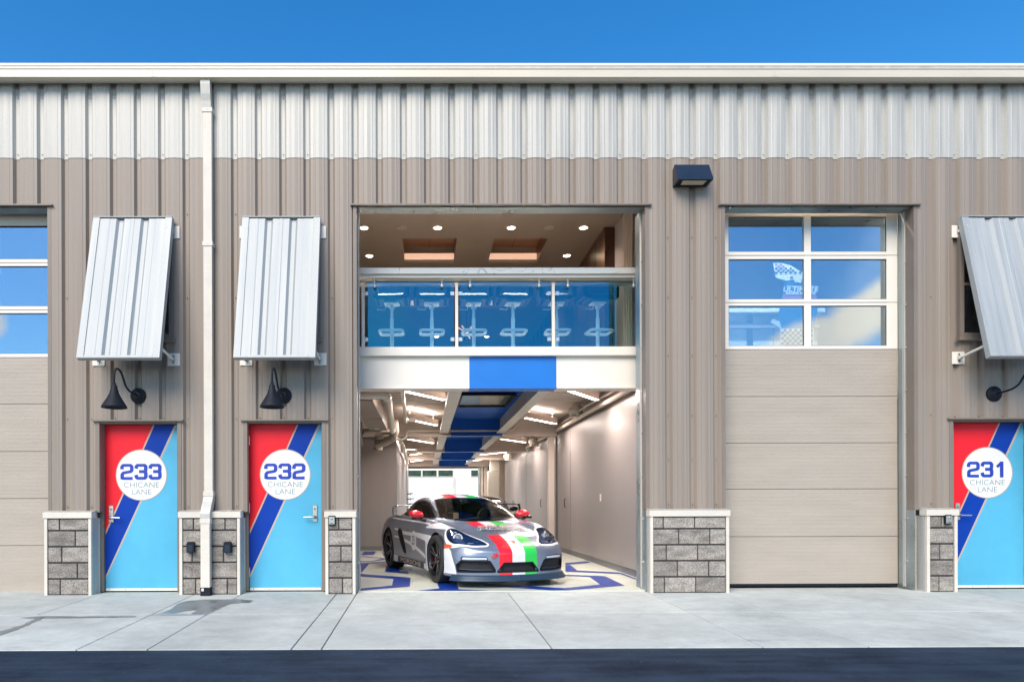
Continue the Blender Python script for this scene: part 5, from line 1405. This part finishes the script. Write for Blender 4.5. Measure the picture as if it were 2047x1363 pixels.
def paint(name, col, metal, rough=.32):
    m = pm(name, col, rough, metal, 0.03, (2, 2, 2), coat=0.7)
    return m
M['paint'] = paint('grey_metallic_paint', (.155, .165, .20), .5)
M['pwhite'] = paint('white_wrap', (.78, .80, .84), 0)
M['pred'] = paint('red_wrap', (.80, .012, .028), 0)
M['pgreen'] = paint('green_wrap', (.02, .56, .075), 0)
M['pdark'] = pm('black_trim', (.012, .013, .016), .35)
M['pmesh'] = pm('black_grille_mesh', (.02, .02, .024), .6, 0, .5, (60, 60, 60), 1.0, 160)
M['ptrim'] = pm('dark_blue_grey_trim', (.022, .048, .085), .4, .1)
M['plamp'] = pm('lamp_bowl', (.035, .10, .27), .15, .5)
M['pamber'] = pm('amber_lens', (.75, .11, .03), .15, coat=.8)
M['psilver'] = paint('pale_silver_plate', (.55, .60, .66), .3)
M['drlm'] = pm('pale_lens', (.42, .46, .52), .15)
M['tyre'] = pm('tyre_rubber', (.022, .023, .026), .72, 0, .15, (20, 20, 20), .4, 60)
M['rimm'] = pm('gunmetal_rim', (.030, .032, .040), .28, .7)
M['rimedge'] = pm('brushed_spoke', (.40, .36, .33), .3, .9)
def livery_mat():
    m, t, b = nodes('striped_car_paint'); n, l = t.nodes, t.links.new
    def attr(nm):
        q = n.new('ShaderNodeAttribute'); q.attribute_name = nm; s_ = n.new('ShaderNodeSeparateXYZ'); l(q.outputs['Vector'], s_.inputs[0]); return s_.outputs
    fa, fb, fc_ = attr('fa'), attr('fb'), attr('fc')
    def cmp(sock, op, val, ab=False):
        if ab:
            z = n.new('ShaderNodeMath'); z.operation = 'ABSOLUTE'; l(sock, z.inputs[0]); sock = z.outputs[0]
        q = n.new('ShaderNodeMath'); q.operation = op; q.inputs[1].default_value = val; l(sock, q.inputs[0]); return q.outputs[0]
    def mixc(fac, a, bcol):
        q = n.new('ShaderNodeMix'); q.data_type = 'RGBA'; l(fac, q.inputs[0])
        if isinstance(a, tuple): q.inputs[6].default_value = (*a, 1)
        else: l(a, q.inputs[6])
        if isinstance(bcol, tuple): q.inputs[7].default_value = (*bcol, 1)
        else: l(bcol, q.inputs[7])
        return q.outputs[2]
    def mixf(fac, a, v):
        q = n.new('ShaderNodeMix'); q.data_type = 'FLOAT'; l(fac, q.inputs[0])
        if isinstance(a, float): q.inputs[2].default_value = a
        else: l(a, q.inputs[2])
        q.inputs[3].default_value = v; return q.outputs[0]
    st = cmp(fa[0], 'LESS_THAN', 0); wh = cmp(fa[1], 'LESS_THAN', 0); dk_ = cmp(fa[2], 'LESS_THAN', 0); pl = cmp(fb[2], 'LESS_THAN', 0)
    l1 = cmp(fb[0], 'LESS_THAN', .0032, True); l2 = cmp(fb[1], 'LESS_THAN', .0032, True)
    col = mixc(cmp(fc_[0], 'GREATER_THAN', .092), mixc(cmp(fc_[0], 'LESS_THAN', -.092), (.74, .75, .78), (.80, .010, .026)), (.02, .56, .075))
    col = mixc(st, (.20, .24, .32), col); met = mixf(st, .45, 0.0)
    col = mixc(wh, col, (.76, .79, .84)); met = mixf(wh, met, 0.0)
    for ln_ in (l1, l2): col = mixc(ln_, col, (.01, .01, .012))
    col = mixc(dk_, col, (.012, .014, .02)); met = mixf(dk_, met, 0.0)
    col = mixc(pl, col, (.55, .60, .66))
    am_ = cmp(fc_[1], 'LESS_THAN', 0); dr_ = cmp(fc_[2], 'LESS_THAN', 0); col = mixc(am_, col, (.75, .10, .02)); col = mixc(dr_, col, (.50, .56, .64)); met = mixf(am_, met, 0.0)
    l(col, b.inputs['Base Color']); l(met, b.inputs['Metallic'])
    l(mixf(dk_, .8, .15), b.inputs['Coat Weight']); l(mixf(dk_, .5, .15), b.inputs['Specular IOR Level'])
    b.inputs['Roughness'].default_value = .3; b.inputs['Coat Roughness'].default_value = .03
    return m
M['livery'] = livery_mat()
M['blackpaint'] = pm('black_paint', (.008, .009, .011), .5, 0, .05, spec=.15)
M['prubber'] = pm('seat_fabric', (.008, .010, .022), .8)
M['orange_note'] = pm('paper_card', (.85, .45, .25), .7)

def wheel(parent, x, y, s):
    """s = +1 wheel on the car's left side; outer face looks along s*y"""
    w = empty('wheel'); w.parent = parent; w.location = (x, y, .335)
    hw = .122
    t = MB()
    prof = [(.245, -hw + .01), (.262, -hw), (.300, -hw - .004), (.322, -hw + .012), (.333, -hw + .034), (.335, -.02), (.335, .02), (.333, hw - .034), (.322, hw - .012), (.300, hw + .004), (.262, hw), (.245, hw - .01)]
    t.lathe(prof, (0, 0, 0), 1, 'tyre', 72)
    for k in range(72):                               # tread blocks with grooves between
        a = 2 * math.pi * k / 72
        for (y0, y1, tw) in ((-.112, -.066, .03), (-.058, -.008, 0), (.008, .058, 0), (.066, .112, .03)):
            v = []
            for (yy, aa) in ((y0, a), (y1, a + .012), (y1, a + .070), (y0, a + .058)):
                r1 = .3375 if abs(yy) < .1 else .331
                for r_ in (.325, r1): v.append((r_ * math.sin(aa), yy, r_ * math.cos(aa)))
            t.add(v, [(1, 3, 5, 7), (0, 1, 7, 6), (0, 2, 3, 1), (2, 4, 5, 3), (4, 6, 7, 5)], 'tyre')
    t.build('tyre', w)
    r = MB(); o = s
    r.lathe([(.248, -hw + .004), (.240, -hw + .004), (.232, -.09), (.228, .0), (.232, .09), (.240, hw - .004), (.248, hw - .004)], (0, 0, 0), 1, 'rimm', 64)
    r.lathe([(.2482, o * (hw - .004)), (.2482, o * (hw + .004)), (.238, o * (hw + .004)), (.236, o * (hw - .012))], (0, 0, 0), 1, 'rimm', 64)
    r.lathe([(.0001, o * .085), (.036, o * .085), (.044, o * .078), (.075, o * .070), (.078, o * .02)], (0, 0, 0), 1, 'rimm', 40)
    for k in range(5):
        for dd in (-.20, .20):
            a = 2 * math.pi * k / 5 + .3
            a0, a1 = a + dd * .55, a + dd
            p0 = (.055 * math.sin(a0), o * .074, .055 * math.cos(a0)); p1 = (.15 * math.sin(a + dd * .8), o * .092, .15 * math.cos(a + dd * .8)); p2 = (.238 * math.sin(a1), o * .104, .238 * math.cos(a1))
            def bar(p, q, w0, w1, m, d=.012):
                p, q = Vector(p), Vector(q); t_ = (q - p).normalized(); sd_2 = t_.cross(Vector((0, 1, 0))).normalized(); oy = Vector((0, o, 0))
                v = [p + sd_2 * w0, p - sd_2 * w0, q - sd_2 * w1, q + sd_2 * w1]; v2 = [c_ - oy * .035 for c_ in v]
                r.add([tuple(c_) for c_ in v + v2], [(0, 1, 2, 3), (7, 6, 5, 4), (0, 4, 5, 1), (1, 5, 6, 2), (2, 6, 7, 3), (3, 7, 4, 0)], m)
            bar(p0, p1, .016, .013, 'rimm'); bar(p1, p2, .013, .015, 'rimm')
            for (p, q, w0, w1) in ((p0, p1, .006, .005), (p1, p2, .005, .007)):
                bar(tuple(Vector(p) + Vector((0, o * .0015, 0))), tuple(Vector(q) + Vector((0, o * .0015, 0))), w0, w1, 'rimedge')
    for k in range(5):
        a = 2 * math.pi * (k + .5) / 5 + .3; r.lathe([(.009, o * .07), (.009, o * .085), (.0001, o * .086)], (.052 * math.sin(a), 0, .052 * math.cos(a)), 1, 'steel', 8, False)
    r.build('rim', w)
    d = MB(); d.lathe([(.07, o * .02), (.175, o * .02), (.175, o * -.005), (.07, -o * .005)], (0, 0, 0), 1, 'steel', 48, False); d.bbox(-.19, -.09, -.03 if o > 0 else -.05, .05 if o > 0 else .03, -.09, .09, 'pred', .01); d.build('brake_disc', w)
    return w

def car(loc, heading, label, main, livery=True):
    """heading: direction of the nose, degrees from +x"""
    root = empty('sports_car', loc, R(heading)); tag(root, label, 'car', 'sports cars in the open garage')
    V, F, Cc, K, objs = make_car(main, livery)
    mats = [M[main], M['pwhite'], M['pred'], M['pgreen'], M['pdark'], M['pdark'], M['pdark'], M['pdark'], M['pdark'], M['plamp'], M['pamber'], M['pmesh'], M['psilver'], M['drlm'], M['psilver'], M['ptrim'], M['pdark']]
    glassk = [K['fwind'], K['swin'], K['rwin']]
    special = {K['lamp']: 'headlight', K['mesh']: 'air_intake', K['amber']: 'turn_signal', K['drl']: 'running_light'}
    bodysel = ~np.isin(Cc, glassk + [K['off']] + list(special))
    sub_mesh('body', V, F[bodysel], [M['livery'] if livery else M[main], M['pdark']], (Cc[bodysel] == K['dark']).astype(int), root, fld=objs['fld'])
    fc = V[F].mean(1)
    s = Cc == K['fwind']; sub_mesh('windshield', V, F[s], [M['glasscar']], np.zeros(s.sum()), root)
    s = Cc == K['rwin']; sub_mesh('rear_window', V, F[s], [M['glasscar']], np.zeros(s.sum()), root)
    for sg in (1, -1):
        s = (Cc == K['swin']) & (fc[:, 1] * sg > 0); sub_mesh('side_window', V, F[s], [M['glasscar']], np.zeros(s.sum()), root)
        for kk, nm_ in special.items():
            s = (Cc == kk) & (fc[:, 1] * sg > 0)
            if s.sum() < 3: continue
            o = sub_mesh(nm_, V, F[s], [M['livery']], np.zeros(s.sum()), root, fld=objs['fld']) if livery and nm_ in ('turn_signal', 'running_light') else sub_mesh(nm_, V, F[s], mats, Cc[s], root)
            if nm_ == 'headlight':
                # projector and outer lens
                A = objs[('A', sg)]; HH = HALF.copy(); HH[:, :, 1] *= sg
                idx = np.arange(NU * NS).reshape(NU, NS); q = np.stack([idx[:-1, :-1], idx[:-1, 1:], idx[1:, 1:], idx[1:, :-1]], -1).reshape(-1, 4)
                VV = HH.reshape(-1, 3); cc = VV[q].mean(1); m_ = inpoly(HEAD, cc[:, 0], np.abs(cc[:, 1])) & (cc[:, 2] > .42) & (cc[:, 0] > 1.2)
                sub_mesh('lens', VV + np.array([0, 0, .001]), q[m_] if sg < 0 else q[m_][:, ::-1], [M['glasslamp']], np.zeros(m_.sum()), o)
                def ring(cx, cy, cz, r0, m1, m2, nm3):
                    p = MB(); p.lathe([(r0, -.05), (r0, .0), (r0 * .86, .006), (r0 * .70, .0), (r0 * .68, -.01)], (0, 0, 0), 0, m1, 28); p.lathe([(r0 * .68, -.012), (r0 * .45, .004), (.0001, .010)], (0, 0, 0), 0, m2, 24)
                    mt = Matrix.Translation((cx, sg * cy, cz)) @ Matrix.Rotation(R(22 * sg), 4, 'Z') @ Matrix.Rotation(R(-22), 4, 'Y'); p.xf(mt).build(nm3, o)
                ring(1.625, .675, .640, .066, 'chrome', 'drlm', 'projector'); 
                p = MB(); p.bbox(1.735, 1.80, sg * .555 - .045, sg * .555 + .045, .555, .580, 'drlm', .006); p.tube([(1.50, sg * .71, .70), (1.53, sg * .70, .712), (1.56, sg * .67, .705)], .012, 'chrome', 8); p.build('reflector', o)
    # wheel houses and floor
    u = MB()
    u.box(-1.9, 1.75, -.55, .55, .13, .16, 'pdark')
    for wx in (WB, -WB):
        for sg in (1, -1):
            n = 28; v = []; 
            for i in range(n + 1):
                a = -.25 + (math.pi + .5) * i / n
                for yy in (.50, .862 if wx > 0 else .885): v.append((wx + (RW + .002) * math.cos(a), sg * min(yy, .86 if wx > 0 else .875), ZW_ + (RW + .002) * math.sin(a)))
            u.add(v, [(2 * i, 2 * i + 1, 2 * i + 3, 2 * i + 2) for i in range(n)], 'pdark')
            u.add([(wx + (RW + .002) * math.cos(-.25 + (math.pi + .5) * i / n), sg * .50, ZW_ + (RW + .002) * math.sin(-.25 + (math.pi + .5) * i / n)) for i in range(n + 1)], [tuple(range(n + 1))], 'pdark')
    u.build('underbody', root)
    for (x, y, sg) in ((WB, .765, 1), (WB, -.765, -1), (-WB, .760, 1), (-WB, -.760, -1)): wheel(root, x, y, sg)
    # front lip following the nose in plan
    l = MB(); plan = [(G_[0], G_[8]) for G_ in []]
    px_ = [(st[0], st[1]) for st in ST[:8]]
    P = [(a, b) for a, b in px_][::-1]; P = P[1:] + [(a, -b) for a, b in px_][0:7]
    ctrl = []
    for i, (a, b) in enumerate(P):
        nrm = Vector((max(a - 1.45, .02), b * .75)).normalized(); ctrl.append((Vector((a, b)), nrm))
    prof = [(-.05, .175), (.004, .168), (.016, .150), (.034, .120), (.052, .100), (.050, .088), (.02, .084), (-.08, .095)]
    fine = []
    for i in range(len(ctrl) - 1):
        for k in range(5):
            t = k / 5; q4 = [ctrl[max(i - 1, 0)], ctrl[i], ctrl[i + 1], ctrl[min(i + 2, len(ctrl) - 1)]]
            c_ = [.5 * ((2 * q4[1][0]) + (q4[2][0] - q4[0][0]) * t + (2 * q4[0][0] - 5 * q4[1][0] + 4 * q4[2][0] - q4[3][0]) * t * t + (3 * q4[1][0] - q4[0][0] - 3 * q4[2][0] + q4[3][0]) * t ** 3)][0]
            fine.append((c_, q4[1][1].lerp(q4[2][1], t).normalized()))
    fine.append(ctrl[-1])
    vv = [(c_.x + nn.x * pp[0], c_.y + nn.y * pp[0], pp[1]) for (c_, nn) in fine for pp in prof]; m8 = len(prof)
    l.add(vv, [(i * m8 + j, (i + 1) * m8 + j, (i + 1) * m8 + j + 1, i * m8 + j + 1) for i in range(len(fine) - 1) for j in range(m8 - 1)], 'ptrim', True)
    l.build('front_lip', root)
    l = MB()
    for i in range(3, len(ctrl) - 4):
        (a, na), (b, nb) = ctrl[i], ctrl[i + 1]
        l.add([(a.x + na.x * .0235, a.y + na.y * .0235, .139), (b.x + nb.x * .0235, b.y + nb.y * .0235, .139), (b.x + nb.x * .037, b.y + nb.y * .037, .119), (a.x + na.x * .037, a.y + na.y * .037, .119)], [(0, 1, 2, 3)], 'pwhite' if livery else 'ptrim')
    l.build('lip_highlight', root) if False else None
    # intake details: radiators, blades
    if livery:
        for sg in (1, -1):
            d = MB(); d.add([(1.955 - .20, sg * .715, .235), (1.955 - .20, sg * .715, .335), (2.015 - .10, sg * .50, .335), (2.015 - .10, sg * .50, .235)], [(0, 1, 2, 3) if sg < 0 else (3, 2, 1, 0)], 'fixture'); d.build('radiator', root)
            d = MB(); d.tube([(1.86, sg * .745, .245), (1.965, sg * .62, .238), (2.02, sg * .50, .236), (2.055, sg * .36, .236)], .008, 'ptrim', 8); d.tube([(2.045, sg * .33, .34), (2.075, sg * .27, .29), (2.09, sg * .26, .22)], .012, 'ptrim', 8); d.build('intake_blade', root)
        d = MB(); d.box(2.02, 2.045, -.17, .17, .218, .312, 'pmesh'); d.build('radiator', root)
        d = MB(); d.lathe([(.026, 0), (.034, .006), (.026, .012)], (2.078, -.345, .415), 0, 'pred', 24); d.tube([(2.05, -.345, .415), (2.10, -.345, .420)], .007, 'pred', 8)
        d.bbox(2.094, 2.104, -.335, -.290, .415, .455, 'pred', .004); d.build('tow_ring', root)
    # mirrors
    for sg in (1, -1):
        mr_ = MB(); n1, n2 = 18, 12
        v = []
        for i in range(n1):
            for j in range(n2 + 1):
                th = 2 * math.pi * i / n1; ph = math.pi * j / n2
                ex = (math.cos(ph)); yy0 = .925 if sg < 0 else .835; rad = math.sin(ph) ** .8
                v.append((.52 + .075 * rad * math.cos(th) * (1.2 if math.cos(th) > 0 else .55), sg * (yy0 + .115 * ex), .945 + .066 * rad * math.sin(th) * (1 if math.sin(th) > 0 else .8) + .012 * ex))
        mr_.add(v, [(i * (n2 + 1) + j, ((i + 1) % n1) * (n2 + 1) + j, ((i + 1) % n1) * (n2 + 1) + j + 1, i * (n2 + 1) + j + 1) for i in range(n1) for j in range(n2)], 'pred' if livery else main, True)
        mo = mr_.build('mirror', root)
        a = MB(); a.tube([(.53, sg * .895, .895), (.56, sg * .84, .868), (.60, sg * .80, .862)], [.022, .020, .026], 'pdark', 8); a.tube([(.52, sg * .83, .895), (.52, sg * .99, .898)], [.020, .028], 'pdark', 8); a.build('mirror_foot', mo)
    # rear wing
    w_ = MB(); sp = []
    for i in range(21):
        y = (-.52 + 1.04 * i / 20) if livery else (-.72 + 1.44 * i / 20); e = abs(y) / .64; zz_ = 1.075 - .012 * e ** 2; 
        for (dx, dz) in ((-.12, .012), (-.06, .022), (.04, .014), (.12, -.008), (.04, .0), (-.06, .004)): sp.append((-2.03 + dx - .02 * e ** 2, y, zz_ + dz))
    w_.add(sp, [(i * 6 + j, i * 6 + (j + 1) % 6, (i + 1) * 6 + (j + 1) % 6, (i + 1) * 6 + j) for i in range(20) for j in range(6)] + [tuple(range(6)), tuple(range(120, 126))[::-1]], main if livery else 'pdark', True)
    wo_ = w_.build('rear_wing', root)
    for sg in (1, -1):
        a = MB(); ws_ = .52 if livery else .66; P = [(-2.03, sg * ws_, 1.065), (-2.03, sg * (ws_ + .045), 1.045), (-2.02, sg * (ws_ + .06), .99), (-2.0, sg * (ws_ + .05), .90), (-1.98, sg * (ws_ + .04), .85)]
        a.tube(P, [.016, .024, .024, .024, .03], main if livery else 'pdark', 10); a.build('wing_strut', wo_)
    # interior: dashboard, seats, steering wheel, cage
    d = MB(); d.prism([(.86, .60), (.80, .835), (.55, .88), (.42, .86), (.38, .60)], 1, -.66, .66, 'pdark'); d.box(-.9, .45, -.66, .66, .16, .22, 'pdark'); d.box(-.95, -.85, -.66, .66, .2, .95, 'prubber'); d.build('dashboard', root)
    for sg in (1, -1):
        d = MB()
        d.prism([(-.20, .30), (.30, .34), (.32, .45), (-.10, .48), (-.34, 1.10), (-.44, 1.12), (-.50, 1.0), (-.30, .36)], 1, sg * .36 - .22, sg * .36 + .22, 'prubber'); d.bbox(-.46, -.34, sg * .36 - .15, sg * .36 + .15, 1.02, 1.17, 'prubber', .04); d.build('seat', root)
    d = MB(); c0 = Vector((.28, .36, .86)); ring_ = []
    for i in range(33):
        a = 2 * math.pi * i / 32; ring_.append(c0 + Vector((-.07 * math.sin(a), .18 * math.cos(a), .165 * math.sin(a))))
    d.tube(ring_, .014, 'pdark', 8, False); d.tube([c0, c0 + Vector((.16, 0, -.05))], .02, 'pdark', 8)
    for a in (.0, math.pi, -math.pi / 2): d.tube([c0, c0 + Vector((-.07 * math.sin(a), .18 * math.cos(a), .165 * math.sin(a)))], .010, 'steel', 6)
    d.build('steering_wheel', root)
    d = MB()
    for P in ([(-.62, -.60, .25), (-.62, -.56, .95), (-.62, -.45, 1.14), (-.62, .45, 1.14), (-.62, .56, .95), (-.62, .60, .25)], [(-.62, -.45, 1.12), (-1.2, -.45, .90)], [(-.62, .45, 1.12), (-1.2, .45, .90)], [(-.64, -.58, .80), (-.64, .58, .80)]): d.tube(P, .022, 'steel' if livery else 'pdark', 8)
    d.build('roll_bar', root)
    if livery:
        d = MB(); d.bbox(.10, .14, -.06, .06, 1.115, 1.165, 'steel', .01); d.tube([(.14, 0, 1.16), (.10, 0, 1.19)], .008, 'pdark', 6); d.build('rear_view_mirror', root)
        d = MB(); d.bbox(.60, .62, -.36, -.28, .88, .97, 'orange_note', .002); d.build('dashboard_card', root)
        for (y0, y1) in ((-.55, .0), (.02, .52)):
            d = MB(); d.tube([(.90, y0 + .1, .862), (.86, (y0 + y1) / 2, .878), (.80, y1, .895)], .007, 'pdark', 6); d.build('wiper', root)
    d = MB()
    for sg in (1, -1): d.tube([(-.02, sg * .885, .70), (-.06, sg * .892, .702), (-.18, sg * .888, .700), (-.21, sg * .876, .698)], .010, main, 8)
    for sg in (1, -1): pass
    d.build('door_handle', root)
    # rear lights (seen only from behind)
    for sg in (1, -1):
        d = MB(); d.bbox(-2.20, -2.10, sg * .60 - .12, sg * .60 + .12, .71, .75, 'pred', .01); d.build('tail_light', root)
    return root

def surf_pt(a, b, mode, sg=-1):
    """nearest body point: mode 'top' from (x, y), 'side' from (x, z), 'front' from (y, z)"""
    A = HALF
    if mode == 'top':
        m_ = (A[:, :, 2] > .40) & (np.arange(NS)[None] > NS * .45); d = np.where(m_, (A[:, :, 0] - a) ** 2 + (A[:, :, 1] - abs(b)) ** 2, 9)
    elif mode == 'side':
        m_ = (np.arange(NS)[None] > NS * .15) & (np.arange(NS)[None] < NS * .62); d = np.where(m_, (A[:, :, 0] - a) ** 2 + (A[:, :, 2] - b) ** 2, 9)
    i = np.unravel_index(np.argmin(d), d.shape); return A[i]
def decal(parent, name, s, ox, oy, sx_, sy_, m, mode, size, offset=0, wsc=1.0, shear=0, eps=.004, label=None, pts=None):
    v, f = text_geo(s, size, offset, wsc, shear) if pts is None else pts
    out = []
    for (a, b) in v:
        if mode == 'top':            # reads from the front: text right -> +y, text up -> -x
            X, Y = ox - b, oy + a; q = surf_pt(X, Y, 'top'); out.append((X, Y, q[2] + eps))
        else:                        # car's right side: text right -> +x
            X, Z = ox + a, oy + b; q = surf_pt(X, Z, 'side'); out.append((X, -(q[1] + eps), Z))
    d = MB(); d.add(out, f, m); o = d.build(name, parent); 
    if label: o['label'] = label
    return o
M['dk'] = pm('black_lettering', (.01, .01, .012), .5)

HEADING = 18.0
hx, hy = math.sin(R(HEADING)), -math.cos(R(HEADING))
car1 = car((.596, 2.346, 0), -90 + HEADING, 'grey sports car with red, white and green stripes at the mouth of the open garage', 'paint')
decal(car1, 'door_number', '25', .138, .535, 1, 1, 'dk', 'side', .20, -.001, .80, 0, .005)
decal(car1, 'sill_lettering', 'PORSCHE', -.03, .188, 1, 1, 'fixture', 'side', .095, .000, 2.6, .0, .004)
for (yo, m) in ((0, 'pwhite'), (.0, None)):
    if m: 
        for (s, x_, sz, ws, mm, of) in (('BELLA', 1.245, .125, 1.75, 'pwhite', .006), ('PIZZA', 1.380, .140, 1.95, 'pwhite', .006)): decal(car1, 'hood_lettering', s, x_, .06, 1, 1, mm, 'top', sz, of, ws, .25, .003)
decal(car1, 'hood_lettering', 'BELLA', 1.245, .06, 1, 1, 'pred', 'top', .125, -.001, 1.75, .25, .006)
decal(car1, 'hood_lettering', 'PIZZA', 1.380, .06, 1, 1, 'dk', 'top', .140, -.001, 2.0, .25, .006)
decal(car1, 'hood_lettering', 'BETTER BECAUSE', 1.482, .08, 1, 1, 'dk', 'top', .075, .001, 1.2, .2, .004)
decal(car1, 'hood_lettering', 'IT HAS TO BE', 1.552, .08, 1, 1, 'dk', 'top', .072, .001, 1.2, .2, .004)
M['crest'] = pm('crest_gold', (.40, .17, .08), .35, .4)
decal(car1, 'hood_crest', '', 1.95, 0, 1, 1, 'crest', 'top', 1, eps=.004, pts=([(-.026, .032), (0, .038), (.026, .032), (.024, -.008), (0, -.036), (-.024, -.008)], [tuple(range(6))[::-1]]))

car2 = car((1.36, 8.15, .03), 90, 'black car with a rear wing parked deeper in the garage behind the striped car', 'blackpaint', False)
